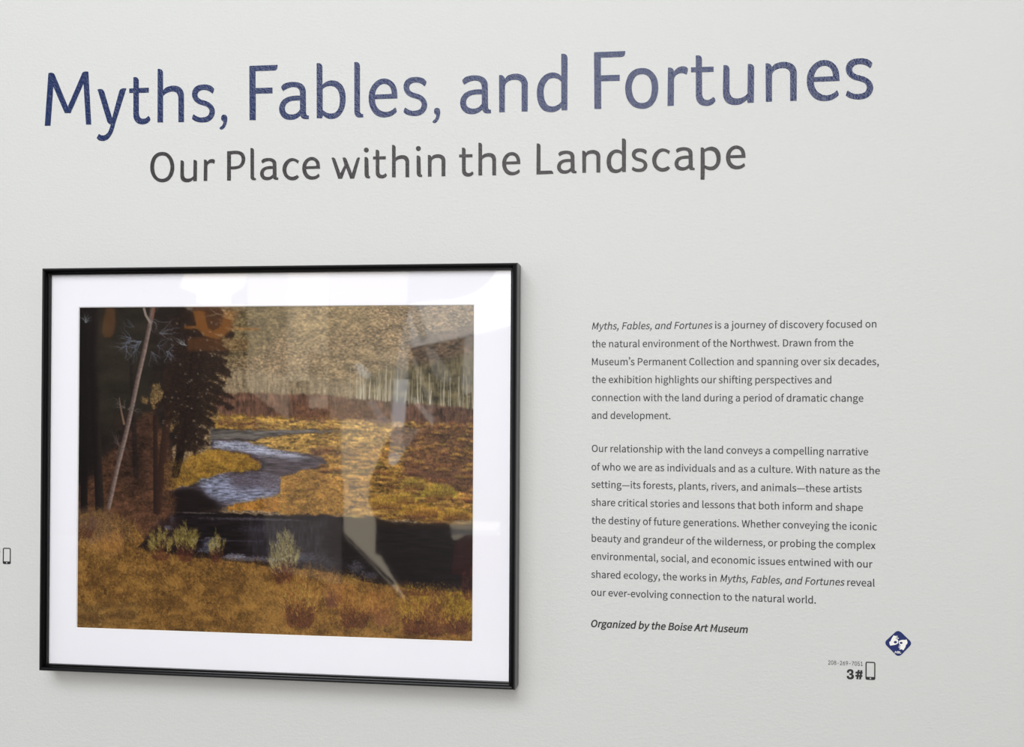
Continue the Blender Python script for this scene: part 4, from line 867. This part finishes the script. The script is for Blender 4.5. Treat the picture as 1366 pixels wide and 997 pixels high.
YG = YM+.0008
link('glass_pane', pydata(ring(-hw+ih-.001, hw-ih+.001, -hh+ih-.001, hh-ih+.001, YG), [(3, 2, 1, 0)]), pic, gm)

# ---------------------------------------------------------------- unseen panels and fittings, many glowing, added for reflections in the picture glass
def mpoly(pts, back, thick, name, m, root):
    P = [mirrored(x, y, back) for x, y in pts]
    P = [(x-root.location.x, z-root.location.z) for x, z in P]; y0 = -back-root.location.y
    return link(name, prism_me(P, y0-thick, y0), root, m)
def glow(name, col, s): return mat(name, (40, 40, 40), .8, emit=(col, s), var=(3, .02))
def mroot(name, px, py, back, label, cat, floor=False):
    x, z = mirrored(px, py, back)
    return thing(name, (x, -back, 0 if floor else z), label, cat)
M['glow_hi'] = glow('bright_panel_glow', (240, 244, 250), 3.2)  # glow of the added panels that brighten the reflections
M['glow_mid'] = glow('panel_glow', (240, 240, 236), 3.2)
M['glow_lo'] = glow('soft_panel_glow', (240, 226, 198), 2.1)
M['glow_door'] = glow('doorway_panel_glow', (240, 226, 200), 2.6)
M['glow_faint'] = glow('faint_panel_glow', (236, 224, 214), .38)
M['glow_dim'] = glow('dim_panel_glow', (240, 222, 192), 1.25)
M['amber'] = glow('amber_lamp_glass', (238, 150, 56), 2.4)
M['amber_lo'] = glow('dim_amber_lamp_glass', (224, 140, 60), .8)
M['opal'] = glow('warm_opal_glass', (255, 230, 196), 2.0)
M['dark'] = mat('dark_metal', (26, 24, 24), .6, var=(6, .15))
M['red'] = glow('red_bench_glow', (190, 50, 28), .35)  # bench front glows of itself to show in the glass
M['blade'] = glow('blade_glow', (240, 238, 230), 1.8)
M['blade_lo'] = glow('dim_blade_glow', (240, 238, 230), .9)

BK = 7.0
r = mroot('haze_panels', 420, 700, BK, 'added tall glowing panels, a pale band reflected in the picture glass', 'glow panel', True)  # added glowing panels that lay a haze over the print
mpoly([(330, 330), (384, 330), (384, 560), (330, 520)], BK, .03, 'glow_panel', M['glow_dim'], r)
mpoly([(385, 330), (413, 330), (411, 508), (382, 508)], BK, .03, 'glow_panel', M['glow_lo'], r)
mpoly([(414, 330), (438, 330), (436, 545), (412, 545)], BK, .03, 'glow_panel', M['glow_lo'], r)
mpoly([(413, 470), (434, 474), (432, 530), (411, 530)], BK-.05, .02, 'glow_panel', M['glow_dim'], r)
mpoly([(440, 330), (545, 330), (535, 560), (500, 610), (440, 640)], BK+.05, .03, 'glow_panel', M['glow_dim'], r)
mpoly([(340, 560), (455, 560), (455, 780), (360, 760)], BK+.05, .03, 'glow_panel', M['glow_faint'], r)
r = mroot('doorway_glow', 478, 700, BK-.4, 'added glow panel for a bright doorway, reflected low in the middle of the glass', 'doorway', True)  # added glow panel, cut to the outline of a bright reflection
mpoly([(456, 560), (520, 560), (505, 610), (492, 640), (490, 668), (500, 697), (499, 740), (506, 742), (540, 800), (456, 712)], BK-.4, .03, 'door_glow', M['glow_door'], r)
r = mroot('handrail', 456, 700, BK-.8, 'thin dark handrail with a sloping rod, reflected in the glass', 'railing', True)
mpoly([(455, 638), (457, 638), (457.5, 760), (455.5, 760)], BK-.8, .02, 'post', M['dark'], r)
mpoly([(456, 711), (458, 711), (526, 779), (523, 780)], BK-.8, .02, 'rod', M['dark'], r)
# added glowing band for a bright soffit reflected high on the right
r = mroot('soffit_glow', 620, 420, BK-1, 'added curved glowing band reflected at the upper right of the glass', 'skylight')
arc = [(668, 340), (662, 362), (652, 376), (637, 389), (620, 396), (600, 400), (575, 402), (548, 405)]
mpoly(arc+[(541, 432), (549, 463), (590, 455), (633, 446), (690, 432), (720, 425), (720, 340)], BK-1, .03, 'glow_panel', M['glow_mid'], r)
# pendant lamp, warm
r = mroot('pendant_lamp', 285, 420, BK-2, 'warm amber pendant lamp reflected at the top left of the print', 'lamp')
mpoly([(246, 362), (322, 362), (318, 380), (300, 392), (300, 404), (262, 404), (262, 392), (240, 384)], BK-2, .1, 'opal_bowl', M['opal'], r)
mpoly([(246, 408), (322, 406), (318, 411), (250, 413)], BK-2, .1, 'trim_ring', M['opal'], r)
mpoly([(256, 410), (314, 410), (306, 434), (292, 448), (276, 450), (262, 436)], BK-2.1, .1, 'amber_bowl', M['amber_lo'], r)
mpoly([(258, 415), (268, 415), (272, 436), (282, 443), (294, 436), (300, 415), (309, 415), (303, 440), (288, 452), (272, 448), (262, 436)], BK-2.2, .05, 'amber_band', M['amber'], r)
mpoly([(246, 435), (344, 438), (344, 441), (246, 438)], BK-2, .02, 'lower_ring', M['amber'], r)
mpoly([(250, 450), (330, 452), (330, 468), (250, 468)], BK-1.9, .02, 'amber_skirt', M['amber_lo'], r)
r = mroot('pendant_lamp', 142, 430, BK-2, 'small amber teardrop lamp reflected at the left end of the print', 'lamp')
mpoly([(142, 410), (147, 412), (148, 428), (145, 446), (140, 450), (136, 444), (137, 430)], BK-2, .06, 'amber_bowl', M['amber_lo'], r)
# added hanging strips, made to glow so they reflect as pale strokes
r = mroot('glow_blades', 540, 520, BK-1.5, 'added long pale glowing blades reflected over the right half of the print', 'lamp')
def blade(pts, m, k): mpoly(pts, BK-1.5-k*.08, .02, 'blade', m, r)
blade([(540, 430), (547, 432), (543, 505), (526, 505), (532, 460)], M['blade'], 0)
blade([(526, 506), (544, 506), (538, 570), (522, 570)], M['glow_hi'], 1)
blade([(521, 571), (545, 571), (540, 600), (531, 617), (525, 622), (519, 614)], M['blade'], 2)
blade([(519, 606), (530, 603), (532, 612), (524, 622), (518, 618)], M['glow_mid'], 8)
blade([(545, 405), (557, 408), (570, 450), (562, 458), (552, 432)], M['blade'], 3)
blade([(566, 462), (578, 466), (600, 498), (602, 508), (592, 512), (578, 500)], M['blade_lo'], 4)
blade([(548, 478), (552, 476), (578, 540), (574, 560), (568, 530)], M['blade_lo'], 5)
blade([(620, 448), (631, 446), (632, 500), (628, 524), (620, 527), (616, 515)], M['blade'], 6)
blade([(472, 488), (480, 484), (494, 500), (490, 506), (480, 500)], M['glow_mid'], 7)
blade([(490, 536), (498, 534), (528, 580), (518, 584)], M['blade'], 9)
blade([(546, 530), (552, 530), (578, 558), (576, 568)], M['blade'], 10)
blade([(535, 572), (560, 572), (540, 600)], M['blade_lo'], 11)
# bench and steps low on the right, glowing in place of room light
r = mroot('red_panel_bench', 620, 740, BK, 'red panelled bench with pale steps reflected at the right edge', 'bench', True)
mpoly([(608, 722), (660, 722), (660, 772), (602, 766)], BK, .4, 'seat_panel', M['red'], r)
for k, (a, b, m_) in enumerate(((700, 706, 'glow_lo'), (708, 713, 'blade_lo'), (715, 720, 'glow_lo'))):
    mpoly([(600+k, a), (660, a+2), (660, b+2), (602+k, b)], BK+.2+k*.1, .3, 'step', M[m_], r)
